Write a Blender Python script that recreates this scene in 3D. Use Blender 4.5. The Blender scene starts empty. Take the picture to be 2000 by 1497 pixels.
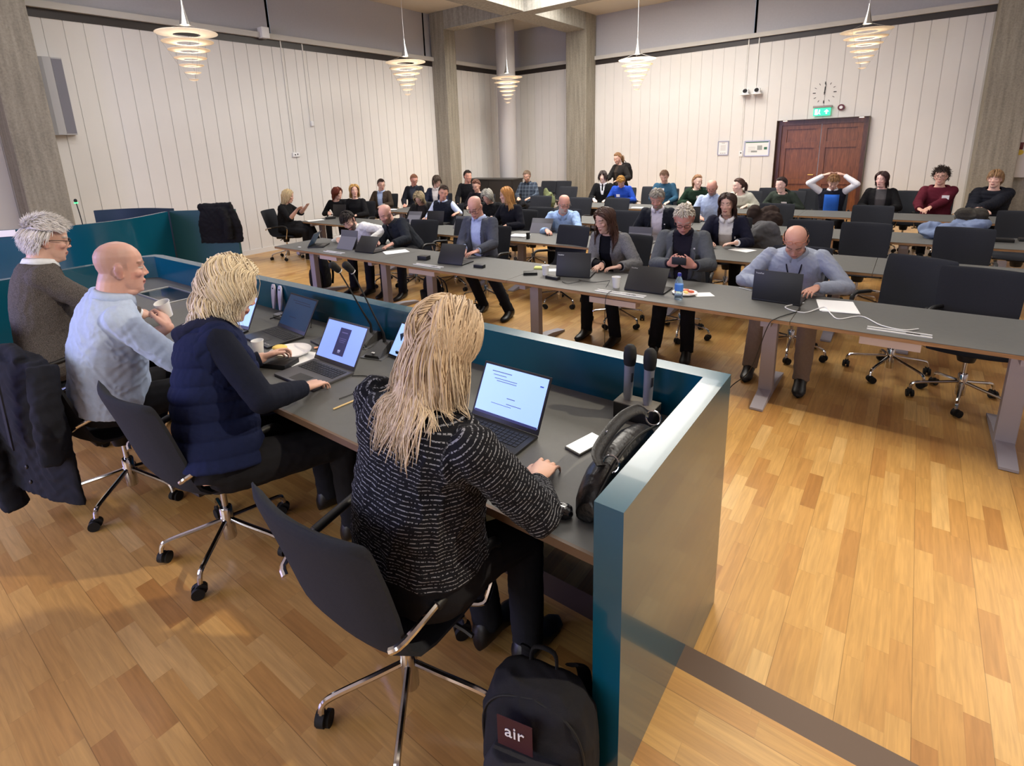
import bpy, bmesh, math, random
import numpy as np
from mathutils import Vector, Matrix
from mathutils.bvhtree import BVHTree
random.seed(7)
rng = np.random.default_rng(11)
S = bpy.context.scene
COL = S.collection
V = Vector
PI = math.pi

# ---------------------------------------------------------------- camera (first, world scale: metres, origin on the hall floor under the camera)
cam_d = bpy.data.cameras.new('camera'); cam = bpy.data.objects.new('camera', cam_d); COL.objects.link(cam)
RC = Matrix(((0.79166081, 0.60971775, -0.03895416), (0.11903494, -0.21646432, -0.96900665), (-0.59925274, 0.76248768, -0.24394403)))
cx_, cy_, cz_ = V(RC[0]), -V(RC[1]), -V(RC[2])
cam.matrix_world = Matrix(((cx_.x, cy_.x, cz_.x, 0), (cx_.y, cy_.y, cz_.y, 0), (cx_.z, cy_.z, cz_.z, 2.0), (0, 0, 0, 1)))
cam_d.sensor_fit = 'HORIZONTAL'; cam_d.sensor_width = 36; cam_d.lens = 1052.62 / 2000 * 36
cam_d.shift_x = (1000 - 958.393) / 2000; cam_d.shift_y = (549.346 - 748.5) / 2000
cam_d.clip_start = .05; cam_d.clip_end = 100
S.camera = cam
# ---------------------------------------------------------------- world, exposure, large lights
w = bpy.data.worlds.new('world'); S.world = w; w.use_nodes = True
w.node_tree.nodes['Background'].inputs[0].default_value = (.78, .86, 1, 1); w.node_tree.nodes['Background'].inputs[1].default_value = .8
S.view_settings.view_transform = 'Standard'; S.view_settings.look = 'None'; S.view_settings.gamma = 1
S.view_settings.use_curve_mapping = False; S.view_settings.exposure = -0.2

def area(name, loc, size, power, col, target=None, sy=None, spread=180):
    l = bpy.data.lights.new(name, 'AREA'); l.energy = power; l.color = col; l.size = size; l.spread = math.radians(spread)
    if sy: l.shape = 'RECTANGLE'; l.size_y = sy
    o = bpy.data.objects.new(name, l); COL.objects.link(o); o.location = loc
    d = (V(target) - V(loc)) if target else V((0, 0, -1))
    o.rotation_euler = d.to_track_quat('-Z', 'Y').to_euler(); return o
def spot(name, loc, target, power, col, ang, rad=.05, blend=.4):
    l = bpy.data.lights.new(name, 'SPOT'); l.energy = power; l.color = col; l.spot_size = math.radians(ang); l.spot_blend = blend; l.shadow_soft_size = rad
    o = bpy.data.objects.new(name, l); COL.objects.link(o); o.location = loc
    o.rotation_euler = (V(target) - V(loc)).to_track_quat('-Z', 'Y').to_euler(); return o
area('skylight_glow', (-5.1, 10.1, 5.3), 4.6, 420, (1, .99, .98), sy=5.4)
area('ceiling_downlight_front', (-1.0, 4.2, 5.3), 2.6, 130, (1, .95, .86), sy=2.6)  # added fill above the front tables, no ceiling fitting there
area('ceiling_downlight_side', (-7.5, 3.0, 5.3), 2.4, 190, (1, .99, .98), sy=2.4)  # unseen fill added to brighten the left side of the hall
area('ceiling_downlight_right', (2.6, 9.0, 5.3), 2.4, 95, (1, .98, .94), sy=3.4)  # extra fill over the right side, not a lamp of the hall
spot('stage_spot', (2.8, 3.2, 4.9), (-1.6, .3, .1), 1150, (1, .86, .64), 80, .07)
area('window_front', (-2.5, -5.7, 2.8), 5.5, 280, (.95, .97, 1), (-2.5, 8, 2.4), sy=2.6)  # broad fill added behind the camera; the front wall has no window
area('window_daylight', (-6.6, -3.4, 2.3), 2.4, 330, (.46, .46, 1), (-2.4, 1.2, 1.2), sy=1.6)  # added unseen bluish light from back left, standing in for a screen

# ---------------------------------------------------------------- materials
MATS = {}
def nd(nt, t, **kw):
    n = nt.nodes.new(t)
    for k, v in kw.items():
        if hasattr(n, k) and not k[0].isupper(): setattr(n, k, v)
        else: n.inputs[k].default_value = v
    return n
def lin(c): return tuple(((x / 255) / 12.92 if x <= 10 else (((x / 255) + .055) / 1.055) ** 2.4) for x in c)
def mat(name, c=None, rough=.5, metal=0, noise=0, nscale=40, bump=0, bscale=200, emit=None, es=1, trans=0, ior=1.45, spec=.5, coat=0, attr=None, sss=0, alpha=1, anis=None):
    if name in MATS: return MATS[name]
    m = bpy.data.materials.new(name); m.use_nodes = True; nt = m.node_tree; b = nt.nodes['Principled BSDF']; MATS[name] = m
    c = lin(c) if c else (.5, .5, .5)
    b.inputs['Base Color'].default_value = (*c, 1); b.inputs['Roughness'].default_value = rough; b.inputs['Metallic'].default_value = metal
    b.inputs['IOR'].default_value = ior; b.inputs['Specular IOR Level'].default_value = spec; b.inputs['Coat Weight'].default_value = coat
    b.inputs['Transmission Weight'].default_value = trans
    m.diffuse_color = (*c, 1)
    if emit:
        b.inputs['Emission Color'].default_value = (*lin(emit), 1); b.inputs['Emission Strength'].default_value = es
    if sss:
        b.inputs['Subsurface Weight'].default_value = sss; b.inputs['Subsurface Radius'].default_value = (1, .35, .2); b.inputs['Subsurface Scale'].default_value = .006
    L = nt.links.new
    src = None
    if attr:
        a = nd(nt, 'ShaderNodeAttribute', attribute_name=attr); src = a.outputs['Color']; L(src, b.inputs['Base Color'])
    if noise:
        tc = nd(nt, 'ShaderNodeTexCoord'); n = nd(nt, 'ShaderNodeTexNoise', Scale=nscale, Detail=5.0)
        mp = nd(nt, 'ShaderNodeMapping')
        if anis: mp.inputs['Scale'].default_value = anis
        L(tc.outputs['Object'], mp.inputs[0]); L(mp.outputs[0], n.inputs['Vector'])
        hs = nd(nt, 'ShaderNodeHueSaturation'); mr = nd(nt, 'ShaderNodeMapRange'); mr.inputs['To Min'].default_value = 1 - noise; mr.inputs['To Max'].default_value = 1 + noise
        L(n.outputs['Fac'], mr.inputs['Value']); L(mr.outputs[0], hs.inputs['Value'])
        if src: L(src, hs.inputs['Color'])
        else: hs.inputs['Color'].default_value = (*c, 1)
        L(hs.outputs[0], b.inputs['Base Color'])
    if bump:
        tc = nd(nt, 'ShaderNodeTexCoord'); n = nd(nt, 'ShaderNodeTexNoise', Scale=bscale, Detail=4.0); bp = nd(nt, 'ShaderNodeBump', Strength=bump, Distance=.01)
        L(tc.outputs['Object'], n.inputs['Vector']); L(n.outputs['Fac'], bp.inputs['Height']); L(bp.outputs[0], b.inputs['Normal'])
    return m
def cloth(c, pattern=None, rough=.92, c2=None):
    k = 'cloth_%s_%s' % ('_'.join(str(int(x)) for x in c), pattern)
    if k in MATS: return MATS[k]
    m = mat(k, c, rough, noise=.12, nscale=60, bump=.25, bscale=500, spec=.2)
    nt = m.node_tree; b = nt.nodes['Principled BSDF']; L = nt.links.new
    src = b.inputs['Base Color'].links[0].from_socket
    if pattern == 'stripe':      # fine broken pale lines woven across the body and sleeves
        a = nd(nt, 'ShaderNodeAttribute', attribute_name='along'); mu = nd(nt, 'ShaderNodeMath', operation='MULTIPLY'); mu.inputs[1].default_value = 520
        si = nd(nt, 'ShaderNodeMath', operation='SINE'); gt = nd(nt, 'ShaderNodeMath', operation='GREATER_THAN'); gt.inputs[1].default_value = .72
        tc = nd(nt, 'ShaderNodeTexCoord'); n = nd(nt, 'ShaderNodeTexNoise', Scale=170.0, Detail=1.0); g2 = nd(nt, 'ShaderNodeMath', operation='GREATER_THAN'); g2.inputs[1].default_value = .47
        L(a.outputs['Fac'], mu.inputs[0]); L(mu.outputs[0], si.inputs[0]); L(si.outputs[0], gt.inputs[0]); L(tc.outputs['Object'], n.inputs['Vector']); L(n.outputs['Fac'], g2.inputs[0])
        m2 = nd(nt, 'ShaderNodeMath', operation='MULTIPLY'); L(gt.outputs[0], m2.inputs[0]); L(g2.outputs[0], m2.inputs[1])
        mx = nd(nt, 'ShaderNodeMix', data_type='RGBA'); L(m2.outputs[0], mx.inputs[0]); L(src, mx.inputs[6]); mx.inputs[7].default_value = (*lin(c2 or (150, 150, 155)), 1)
        L(mx.outputs[2], b.inputs['Base Color'])
    if pattern == 'plaid':
        a = nd(nt, 'ShaderNodeTexCoord'); sp = nd(nt, 'ShaderNodeSeparateXYZ'); L(a.outputs['Object'], sp.inputs[0]); s = None
        for ax in (0, 2):
            mu = nd(nt, 'ShaderNodeMath', operation='MULTIPLY'); mu.inputs[1].default_value = 75; si = nd(nt, 'ShaderNodeMath', operation='SINE'); gt = nd(nt, 'ShaderNodeMath', operation='GREATER_THAN'); gt.inputs[1].default_value = .5
            L(sp.outputs[ax], mu.inputs[0]); L(mu.outputs[0], si.inputs[0]); L(si.outputs[0], gt.inputs[0])
            if s is None: s = gt
            else:
                ad = nd(nt, 'ShaderNodeMath', operation='ADD'); L(s.outputs[0], ad.inputs[0]); L(gt.outputs[0], ad.inputs[1]); s = ad
        hf = nd(nt, 'ShaderNodeMath', operation='MULTIPLY'); hf.inputs[1].default_value = .4; L(s.outputs[0], hf.inputs[0])
        mx = nd(nt, 'ShaderNodeMix', data_type='RGBA'); L(hf.outputs[0], mx.inputs[0]); L(src, mx.inputs[6]); mx.inputs[7].default_value = (*lin(c2 or (120, 140, 160)), 1)
        L(mx.outputs[2], b.inputs['Base Color'])
    if pattern == 'tweed':
        tc = nd(nt, 'ShaderNodeTexCoord'); n = nd(nt, 'ShaderNodeTexNoise', Scale=320.0, Detail=2.0); L(tc.outputs['Object'], n.inputs['Vector'])
        mr = nd(nt, 'ShaderNodeMapRange'); mr.inputs['From Min'].default_value = .4; mr.inputs['From Max'].default_value = .65
        L(n.outputs['Fac'], mr.inputs['Value']); mx = nd(nt, 'ShaderNodeMix', data_type='RGBA'); L(mr.outputs[0], mx.inputs[0]); L(src, mx.inputs[6]); mx.inputs[7].default_value = (*lin(c2 or tuple(min(255, x * 1.5 + 14) for x in c)), 1)
        L(mx.outputs[2], b.inputs['Base Color'])
    return m
def parquet(name, along_y):
    m = bpy.data.materials.new(name); m.use_nodes = True; nt = m.node_tree; b = nt.nodes['Principled BSDF']; L = nt.links.new
    tc = nd(nt, 'ShaderNodeTexCoord'); mp = nd(nt, 'ShaderNodeMapping'); L(tc.outputs['Object'], mp.inputs[0])
    if along_y: mp.inputs['Rotation'].default_value = (0, 0, PI / 2)
    def brick(bw, rh, off, m1):
        br = nd(nt, 'ShaderNodeTexBrick', offset=off, squash=1.0); br.inputs['Scale'].default_value = 1; br.inputs['Brick Width'].default_value = bw; br.inputs['Row Height'].default_value = rh
        br.inputs['Mortar Size'].default_value = m1; br.inputs['Color1'].default_value = (0, 0, 0, 1); br.inputs['Color2'].default_value = (1, 1, 1, 1); br.inputs['Mortar'].default_value = (.5, .5, .5, 1)
        L(mp.outputs[0], br.inputs['Vector']); return br
    # random brightness per stave from white noise on stave index
    sp = nd(nt, 'ShaderNodeSeparateXYZ'); L(mp.outputs[0], sp.inputs[0])
    def M(op, a, bb):
        n = nd(nt, 'ShaderNodeMath', operation=op)
        for i, q in enumerate((a, bb)):
            if q is None: continue
            if isinstance(q, (int, float)): n.inputs[i].default_value = q
            else: L(q, n.inputs[i])
        return n.outputs[0]
    RW, BW = .072, .36
    row = M('FLOOR', M('DIVIDE', sp.outputs[1], RW), None)
    wn = nd(nt, 'ShaderNodeTexWhiteNoise', noise_dimensions='1D'); L(row, wn.inputs['W'])
    xs = M('ADD', M('DIVIDE', sp.outputs[0], BW), M('MULTIPLY', wn.outputs['Value'], 1.7))
    colm = M('FLOOR', xs, None)
    cmb = nd(nt, 'ShaderNodeCombineXYZ'); L(row, cmb.inputs[0]); L(colm, cmb.inputs[1])
    w2 = nd(nt, 'ShaderNodeTexWhiteNoise', noise_dimensions='2D'); L(cmb.outputs[0], w2.inputs['Vector'])
    cr = nd(nt, 'ShaderNodeValToRGB'); el = cr.color_ramp.elements
    cols = [(0, (168, 120, 66)), (.10, (185, 138, 79)), (.5, (194, 150, 87)), (.88, (201, 158, 95)), (1, (211, 173, 114))]
    el[0].position = 0; el[0].color = (*lin(cols[0][1]), 1); el[1].position = 1; el[1].color = (*lin(cols[-1][1]), 1)
    for p, c in cols[1:-1]:
        e = el.new(p); e.color = (*lin(c), 1)
    L(w2.outputs['Value'], cr.inputs[0])
    gr = nd(nt, 'ShaderNodeTexNoise', Scale=14.0, Detail=6.0, Distortion=.6); m2 = nd(nt, 'ShaderNodeMapping'); m2.inputs['Scale'].default_value = (.35, 5, 1)
    L(mp.outputs[0], m2.inputs[0]); ad = nd(nt, 'ShaderNodeVectorMath', operation='ADD'); L(m2.outputs[0], ad.inputs[0]); L(w2.outputs['Color'], ad.inputs[1]); L(ad.outputs[0], gr.inputs['Vector'])
    mr = nd(nt, 'ShaderNodeMapRange'); mr.inputs['From Min'].default_value = .3; mr.inputs['From Max'].default_value = .7; mr.inputs['To Min'].default_value = .82; mr.inputs['To Max'].default_value = 1.08; L(gr.outputs['Fac'], mr.inputs['Value'])
    hs = nd(nt, 'ShaderNodeHueSaturation'); L(cr.outputs[0], hs.inputs['Color']); L(mr.outputs[0], hs.inputs['Value'])
    # joints
    fy = M('FRACT', M('DIVIDE', sp.outputs[1], RW), None); fx = M('FRACT', xs, None)
    j = M('MULTIPLY', M('GREATER_THAN', fy, .02), M('GREATER_THAN', fx, .006))
    f3 = M('FRACT', M('DIVIDE', sp.outputs[1], RW * 3), None); j3 = M('GREATER_THAN', f3, .012)
    jj = M('ADD', M('MULTIPLY', j, .12), M('MULTIPLY', j3, .3)); jv = M('ADD', jj, .58)
    h2 = nd(nt, 'ShaderNodeHueSaturation'); L(hs.outputs[0], h2.inputs['Color']); L(jv, h2.inputs['Value'])
    L(h2.outputs[0], b.inputs['Base Color']); b.inputs['Roughness'].default_value = .34; b.inputs['Coat Weight'].default_value = .15; b.inputs['Coat Roughness'].default_value = .25
    return m
def concrete(name, c, scale=9, bump=.5):
    m = bpy.data.materials.new(name); m.use_nodes = True; nt = m.node_tree; b = nt.nodes['Principled BSDF']; L = nt.links.new
    tc = nd(nt, 'ShaderNodeTexCoord'); n = nd(nt, 'ShaderNodeTexNoise', Scale=float(scale * 4), Detail=8.0, Roughness=.7); L(tc.outputs['Object'], n.inputs['Vector'])
    n2 = nd(nt, 'ShaderNodeTexNoise', Scale=2.0, Detail=3.0); mp = nd(nt, 'ShaderNodeMapping'); mp.inputs['Scale'].default_value = (8, 8, .6); L(tc.outputs['Object'], mp.inputs[0]); L(mp.outputs[0], n2.inputs['Vector'])
    cr = nd(nt, 'ShaderNodeValToRGB'); cr.color_ramp.elements[0].position = .3; cr.color_ramp.elements[1].position = .7
    cr.color_ramp.elements[0].color = (*[x * .55 for x in lin(c)], 1); cr.color_ramp.elements[1].color = (*[x * 1.25 for x in lin(c)], 1)
    ad = nd(nt, 'ShaderNodeMath', operation='ADD'); L(n.outputs['Fac'], ad.inputs[0]); L(n2.outputs['Fac'], ad.inputs[1]); hf = nd(nt, 'ShaderNodeMath', operation='MULTIPLY'); hf.inputs[1].default_value = .5
    L(ad.outputs[0], hf.inputs[0]); L(hf.outputs[0], cr.inputs[0]); L(cr.outputs[0], b.inputs['Base Color']); b.inputs['Roughness'].default_value = .9
    bp = nd(nt, 'ShaderNodeBump', Strength=bump, Distance=.02); L(n.outputs['Fac'], bp.inputs['Height']); L(bp.outputs[0], b.inputs['Normal'])
    m.diffuse_color = (*lin(c), 1); return m
def wood(name, c, c2, anis=(6, 6, .5), rough=.4):
    m = bpy.data.materials.new(name); m.use_nodes = True; nt = m.node_tree; b = nt.nodes['Principled BSDF']; L = nt.links.new
    tc = nd(nt, 'ShaderNodeTexCoord'); mp = nd(nt, 'ShaderNodeMapping'); mp.inputs['Scale'].default_value = anis; n = nd(nt, 'ShaderNodeTexNoise', Scale=4.0, Detail=7.0, Distortion=1.2)
    L(tc.outputs['Object'], mp.inputs[0]); L(mp.outputs[0], n.inputs['Vector']); cr = nd(nt, 'ShaderNodeValToRGB'); cr.color_ramp.elements[0].position = .3; cr.color_ramp.elements[1].position = .7
    cr.color_ramp.elements[0].color = (*lin(c), 1); cr.color_ramp.elements[1].color = (*lin(c2), 1); L(n.outputs['Fac'], cr.inputs[0]); L(cr.outputs[0], b.inputs['Base Color']); b.inputs['Roughness'].default_value = rough
    m.diffuse_color = (*lin(c), 1); return m

# ---------------------------------------------------------------- mesh builder
class MB:
    def __init__(s): s.v = []; s.f = []; s.m = []
    def add(s, vs, fs, mi=0, T=None):
        n = len(s.v); s.v += [tuple(T @ V(p)) for p in vs] if T is not None else [tuple(p) for p in vs]
        s.f += [tuple(i + n for i in f) for f in fs]; s.m += [mi] * len(fs); return s
    def box(s, c, d, T=None, mi=0, bev=0):
        x, y, z = d[0] / 2, d[1] / 2, d[2] / 2; c = V(c)
        if not bev:
            vs = [c + V((a * x, b * y, e * z)) for e in (-1, 1) for b in (-1, 1) for a in (-1, 1)]
            return s.add(vs, [(0, 2, 3, 1), (4, 5, 7, 6), (0, 1, 5, 4), (2, 6, 7, 3), (0, 4, 6, 2), (1, 3, 7, 5)], mi, T)
        bm = bmesh.new(); bmesh.ops.create_cube(bm, size=1)
        for v in bm.verts: v.co = V((v.co.x * 2 * x, v.co.y * 2 * y, v.co.z * 2 * z)) + c
        bmesh.ops.bevel(bm, geom=bm.edges[:] + bm.verts[:], offset=min(bev, x * .95, y * .95, z * .95), segments=2, affect='EDGES', profile=.6)
        vs = [v.co.copy() for v in bm.verts]; bm.verts.index_update(); fs = [tuple(v.index for v in f.verts) for f in bm.faces]; bm.free()
        return s.add(vs, fs, mi, T)
    def rings(s, R, close=True, cap=True, mi=0, T=None):
        n = len(R[0]); vs = [p for r in R for p in r]; fs = []
        for i in range(len(R) - 1):
            for j in range(n if close else n - 1):
                k = (j + 1) % n; fs.append((i * n + j, i * n + k, (i + 1) * n + k, (i + 1) * n + j))
        if cap and close: fs += [tuple(range(n - 1, -1, -1)), tuple((len(R) - 1) * n + j for j in range(n))]
        return s.add(vs, fs, mi, T)
    def tube(s, pts, r, n=10, mi=0, T=None, cap=True, flat=1.0, up=None):
        pts = [V(p) for p in pts]; rs = r if isinstance(r, (list, tuple)) else [r] * len(pts); R = []
        t = (pts[1] - pts[0]).normalized(); u = V(up) if up is not None else (V((0, 0, 1)) if abs(t.z) < .9 else V((1, 0, 0)))
        a = t.cross(u).normalized(); 
        for i, p in enumerate(pts):
            t = (pts[min(i + 1, len(pts) - 1)] - pts[max(i - 1, 0)]).normalized()
            a = (a - t * a.dot(t)); a = a.normalized() if a.length > 1e-6 else t.orthogonal().normalized(); b = t.cross(a)
            R.append([p + (a * math.cos(q) + b * math.sin(q) * flat) * rs[i] for q in [2 * PI * j / n for j in range(n)]])
        return s.rings(R, True, cap, mi, T)
    def ell(s, c, r, rot=None, n=12, mi=0, T=None):
        c = V(c); r = r if hasattr(r, '__len__') else (r, r, r); R = []; m = max(6, n // 2 + 2)
        vs = [V((0, 0, 1))]; fs = []
        for i in range(1, m):
            th = PI * i / m
            for j in range(n): vs.append(V((math.sin(th) * math.cos(2 * PI * j / n), math.sin(th) * math.sin(2 * PI * j / n), math.cos(th))))
        vs.append(V((0, 0, -1)))
        for j in range(n): fs.append((0, 1 + j, 1 + (j + 1) % n)); fs.append((len(vs) - 1, 1 + (m - 2) * n + (j + 1) % n, 1 + (m - 2) * n + j))
        for i in range(m - 2):
            for j in range(n): a = 1 + i * n + j; b = 1 + i * n + (j + 1) % n; fs.append((a, a + n, b + n, b))
        vs = [V((p.x * r[0], p.y * r[1], p.z * r[2])) for p in vs]
        if rot is not None: vs = [rot @ p for p in vs]
        return s.add([p + c for p in vs], fs, mi, T)
    def cap(s, a, b, ra, rb, n=12, T=None):
        a, b = V(a), V(b); s.ell(a, ra, n=n, T=T); s.ell(b, rb, n=n, T=T); return s.tube([a, b], [ra, rb], n=n, T=T)
    def lathe(s, prof, n=24, mi=0, T=None, c=(0, 0, 0)):
        c = V(c); return s.rings([[c + V((r * math.cos(2 * PI * j / n), r * math.sin(2 * PI * j / n), z)) for j in range(n)] for r, z in prof], True, True, mi, T)
    def prism(s, poly, z0, z1, mi=0, T=None):
        return s.rings([[V((p[0], p[1], z)) for p in poly] for z in (z0, z1)], True, True, mi, T)
    def me(s, name, mats):
        me = bpy.data.meshes.new(name); me.from_pydata([tuple(p) for p in s.v], [], s.f)
        for m in (mats if isinstance(mats, (list, tuple)) else [mats]): me.materials.append(m)
        if any(s.m): me.polygons.foreach_set('material_index', s.m)
        me.validate(); return me
    def build(s, name, mats, parent=None, smooth=True, loc=None, rot=None, ang=40):
        me = s.me(name, mats); fixn(me)
        o = bpy.data.objects.new(name, me); COL.objects.link(o)
        if smooth: smooth_by_angle(me, ang)
        if parent: o.parent = parent
        if loc: o.location = loc
        if rot: o.rotation_euler = rot
        return o
def fixn(me):
    bm = bmesh.new(); bm.from_mesh(me); bmesh.ops.recalc_face_normals(bm, faces=bm.faces); bm.to_mesh(me); bm.free()
def smooth_by_angle(me, ang):
    me.polygons.foreach_set('use_smooth', [True] * len(me.polygons))
    bm = bmesh.new(); bm.from_mesh(me); th = math.radians(ang)
    for e in bm.edges: e.smooth = not (len(e.link_faces) == 2 and e.calc_face_angle(0) > th)
    bm.to_mesh(me); bm.free()
def tag(o, label=None, cat=None, group=None, kind=None):
    if label: o['label'] = label
    if cat: o['category'] = cat
    if group: o['group'] = group
    if kind: o['kind'] = kind
    return o
def empty(name, loc=(0, 0, 0), rz=0, label=None, cat=None, group=None):
    o = bpy.data.objects.new(name, None); COL.objects.link(o); o.location = loc; o.rotation_euler = (0, 0, rz); o.empty_display_size = .1
    return tag(o, label, cat, group)
def dup(o, loc=None, rz=None, label=None, group=None, parent=None):
    c = o.copy(); COL.objects.link(c)
    if parent: c.parent = parent
    if loc is not None: c.location = loc
    if rz is not None: c.rotation_euler = (0, 0, rz)
    if label: c['label'] = label
    if group: c['group'] = group
    for ch in [x for x in ALLCH.get(o.name, [])]: dup(ch, parent=c)
    return c
ALLCH = {}
def reg(o):
    "remember the children tree of a prototype"
    ALLCH[o.name] = [x for x in o.children]
    for x in o.children: reg(x)
def arc(c, r, a0, a1, n, z=0, plane='xy'):
    out = []
    for i in range(n + 1):
        a = a0 + (a1 - a0) * i / n
        if plane == 'xy': out.append(V((c[0] + r * math.cos(a), c[1] + r * math.sin(a), z)))
        elif plane == 'xz': out.append(V((c[0] + r * math.cos(a), z, c[1] + r * math.sin(a))))
        else: out.append(V((z, c[0] + r * math.cos(a), c[1] + r * math.sin(a))))
    return out
def smoothpath(pts, n=6):
    pts = [V(p) for p in pts]; out = []
    P = [pts[0]] + pts + [pts[-1]]
    for i in range(1, len(P) - 2):
        for k in range(n):
            t = k / n; a, b, c, d = P[i - 1:i + 3]
            out.append(.5 * ((2 * b) + (c - a) * t + (2 * a - 5 * b + 4 * c - d) * t * t + (-a + 3 * b - 3 * c + d) * t ** 3))
    out.append(pts[-1]); return out
def text(name, body, size, m, parent, M, extrude=.0008):
    cu = bpy.data.curves.new(name, 'FONT'); cu.body = body; cu.size = size; cu.extrude = extrude; cu.align_x = 'CENTER'; cu.align_y = 'CENTER'
    o = bpy.data.objects.new(name, cu); COL.objects.link(o); dg = bpy.context.evaluated_depsgraph_get(); dg.update()
    me = bpy.data.meshes.new_from_object(o.evaluated_get(dg)); bpy.data.objects.remove(o); me.name = name
    me.materials.clear(); me.materials.append(m); me.transform(M)
    o = bpy.data.objects.new(name, me); COL.objects.link(o); o.parent = parent; return o
def frame(o, x, y=None, z=None):
    "matrix with origin o and axes x, (y), z"
    x = V(x).normalized(); z = V(z).normalized(); z = (z - x * z.dot(x)).normalized(); y = z.cross(x)
    return Matrix(((x.x, y.x, z.x, o[0]), (x.y, y.y, z.y, o[1]), (x.z, y.z, z.z, o[2]), (0, 0, 0, 1)))
# ================================================================ SETTING
def struct(name, mb, m, smooth=False, parent=None):
    o = mb.build(name, m, parent, smooth)
    if not parent: o['kind'] = 'structure'
    return o
XL, YR, XR, YB, HC, ZD = -10.69, 15.03, 4.6, -6.0, 5.45, .126
M_par_h = parquet('hall_parquet', True); M_par_d = parquet('dais_parquet', False)
M_wall = mat('painted_boards', (214, 212, 210), .75, noise=.03, nscale=3)
M_plain = mat('plain_wall', (196, 192, 188), .8)
M_conc = concrete('rough_concrete', (146, 140, 128)); M_beam = concrete('beam_concrete', (152, 150, 144), 5, .25)
M_ceil = mat('ceiling_board', (205, 200, 190), .9, noise=.04, nscale=8)
M_blind = mat('blind_fabric', (172, 172, 178), .95, noise=.05, nscale=30, bump=.1)
M_darkband = mat('dark_window_band', (44, 38, 36), .4)
M_ledge = mat('window_ledge', (186, 184, 180), .6)
M_mull = mat('window_mullion', (60, 58, 58), .4)
M_teal = mat('teal_lacquer', (8, 74, 96), .2, coat=.35, noise=.05, nscale=6)
M_teal2 = mat('teal_paint', (10, 62, 70), .5)
M_linol = mat('desk_linoleum', (88, 89, 88), .55, noise=.10, nscale=30, bump=.05, bscale=300)
M_edge = wood('plywood_edge', (120, 88, 58), (166, 130, 92), (1, 1, 20), .5)
M_plinth = mat('floor_strip', (96, 78, 66), .5)
f = MB(); f.box(((XL + XR) / 2, (1.72 + YR) / 2, -.05), (XR - XL + .6, YR - 1.72 + .6, .1)); o = struct('floor', f, M_par_h)
f = MB(); f.box(((XL + XR) / 2, (YB + 1.61) / 2, ZD - .1), (XR - XL, 1.61 - YB, .2)); struct('floor_dais', f, M_par_d)
f = MB(); f.box(((XL + XR) / 2, 1.665, ZD - .1), (XR - XL, .11, .2)); struct('trim_1', f, M_plinth)
def boards(name, p0, p1, nrm, z0, z1, pitch, m):
    "wall of vertical boards with a groove between them"
    p0, p1, nrm = V(p0), V(p1), V(nrm); L = (p1 - p0).length; d = (p1 - p0).normalized(); n = int(L / pitch); prof = []
    for i in range(n):
        a = L * i / n; b = L * (i + 1) / n
        prof += [(a, 0), (a, -.012), (a + .011, -.012), (a + .014, 0)]
    prof.append((L, 0)); prof += [(L, -.15), (0, -.15)]
    mb = MB(); mb.rings([[p0 + d * q + nrm * h + V((0, 0, z)) for q, h in prof] for z in (z0, z1)], True, True); return struct(name, mb, m)
boards('wall_left', (XL, YB, 0), (XL, YR, 0), (1, 0, 0), 0, 4.13, .268, M_wall)
# right wall around the double door
DX0, DX1, DZ = -2.78, -.93, 2.31
boards('wall_back', (XL - .15, YR, 0), (DX0, YR, 0), (0, -1, 0), 0, 4.13, .268, M_wall)
boards('wall_back_right', (DX1, YR, 0), (XR, YR, 0), (0, -1, 0), 0, 4.13, .268, M_wall)
boards('wall_back_lintel', (DX0, YR, 0), (DX1, YR, 0), (0, -1, 0), DZ, 4.13, .268, M_wall)
mb = MB(); mb.box((XR + .075, (YB + YR) / 2, HC / 2), (.15, YR - YB, HC)); struct('wall_right', mb, M_plain)
mb = MB(); mb.box(((XL + XR) / 2, YB - .075, HC / 2), (XR - XL, .15, HC)); struct('wall_front', mb, M_plain)
# clerestory: dark band, ledge, blinds, mullions
mb = MB(); mb.box((XL - .05, (YB + YR) / 2, 4.195), (.12, YR - YB, .13)); struct('trim_2', mb, M_darkband)
mb = MB(); mb.box(((XL + XR) / 2, YR + .05, 4.195), (XR - XL, .12, .13)); struct('trim_3', mb, M_darkband)
mb = MB(); mb.box((XL - .03, (YB + YR) / 2, 4.31), (.22, YR - YB, .1)); struct('trim_4', mb, M_ledge)
mb = MB(); mb.box(((XL + XR) / 2, YR + .03, 4.31), (XR - XL, .22, .1)); struct('trim_5', mb, M_ledge)
def blind(name, a, b, nrm, i):
    a, b, nrm = V(a), V(b), V(nrm); o = MB(); d = (b - a).normalized(); L = (b - a).length
    P = []
    for z in (4.33, HC):
        P.append([a + d * .03 - nrm * .05 + V((0, 0, z)), b - d * .03 - nrm * .05 + V((0, 0, z)), b - d * .03 - nrm * .06 + V((0, 0, z)), a + d * .03 - nrm * .06 + V((0, 0, z))])
    o.rings(P); w_ = struct(name, o, M_blind)
    fr = MB()
    for q in (a, b): fr.box(tuple(q - nrm * .08 + V((0, 0, (4.36 + HC) / 2))), (.05, .05, HC - 4.36))
    fr.build('window_frame', M_mull, w_, False)
    bar = MB(); bar.tube([a + d * .03 - nrm * .045 + V((0, 0, 4.355)), b - d * .03 - nrm * .045 + V((0, 0, 4.355))], .012, n=8); bar.build('bottom_bar', M_ledge, w_)
    return w_
ys = [-2.2, 2.2, 6.71, 11.22, 15.0]; k = 1
for a, b in zip(ys[:-1], ys[1:]): blind('window_%d' % k, (XL, a, 0), (XL, b, 0), (1, 0, 0), k); k += 1
xs = [-10.66, -7.8, -3.45, .9, 4.5]
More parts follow.
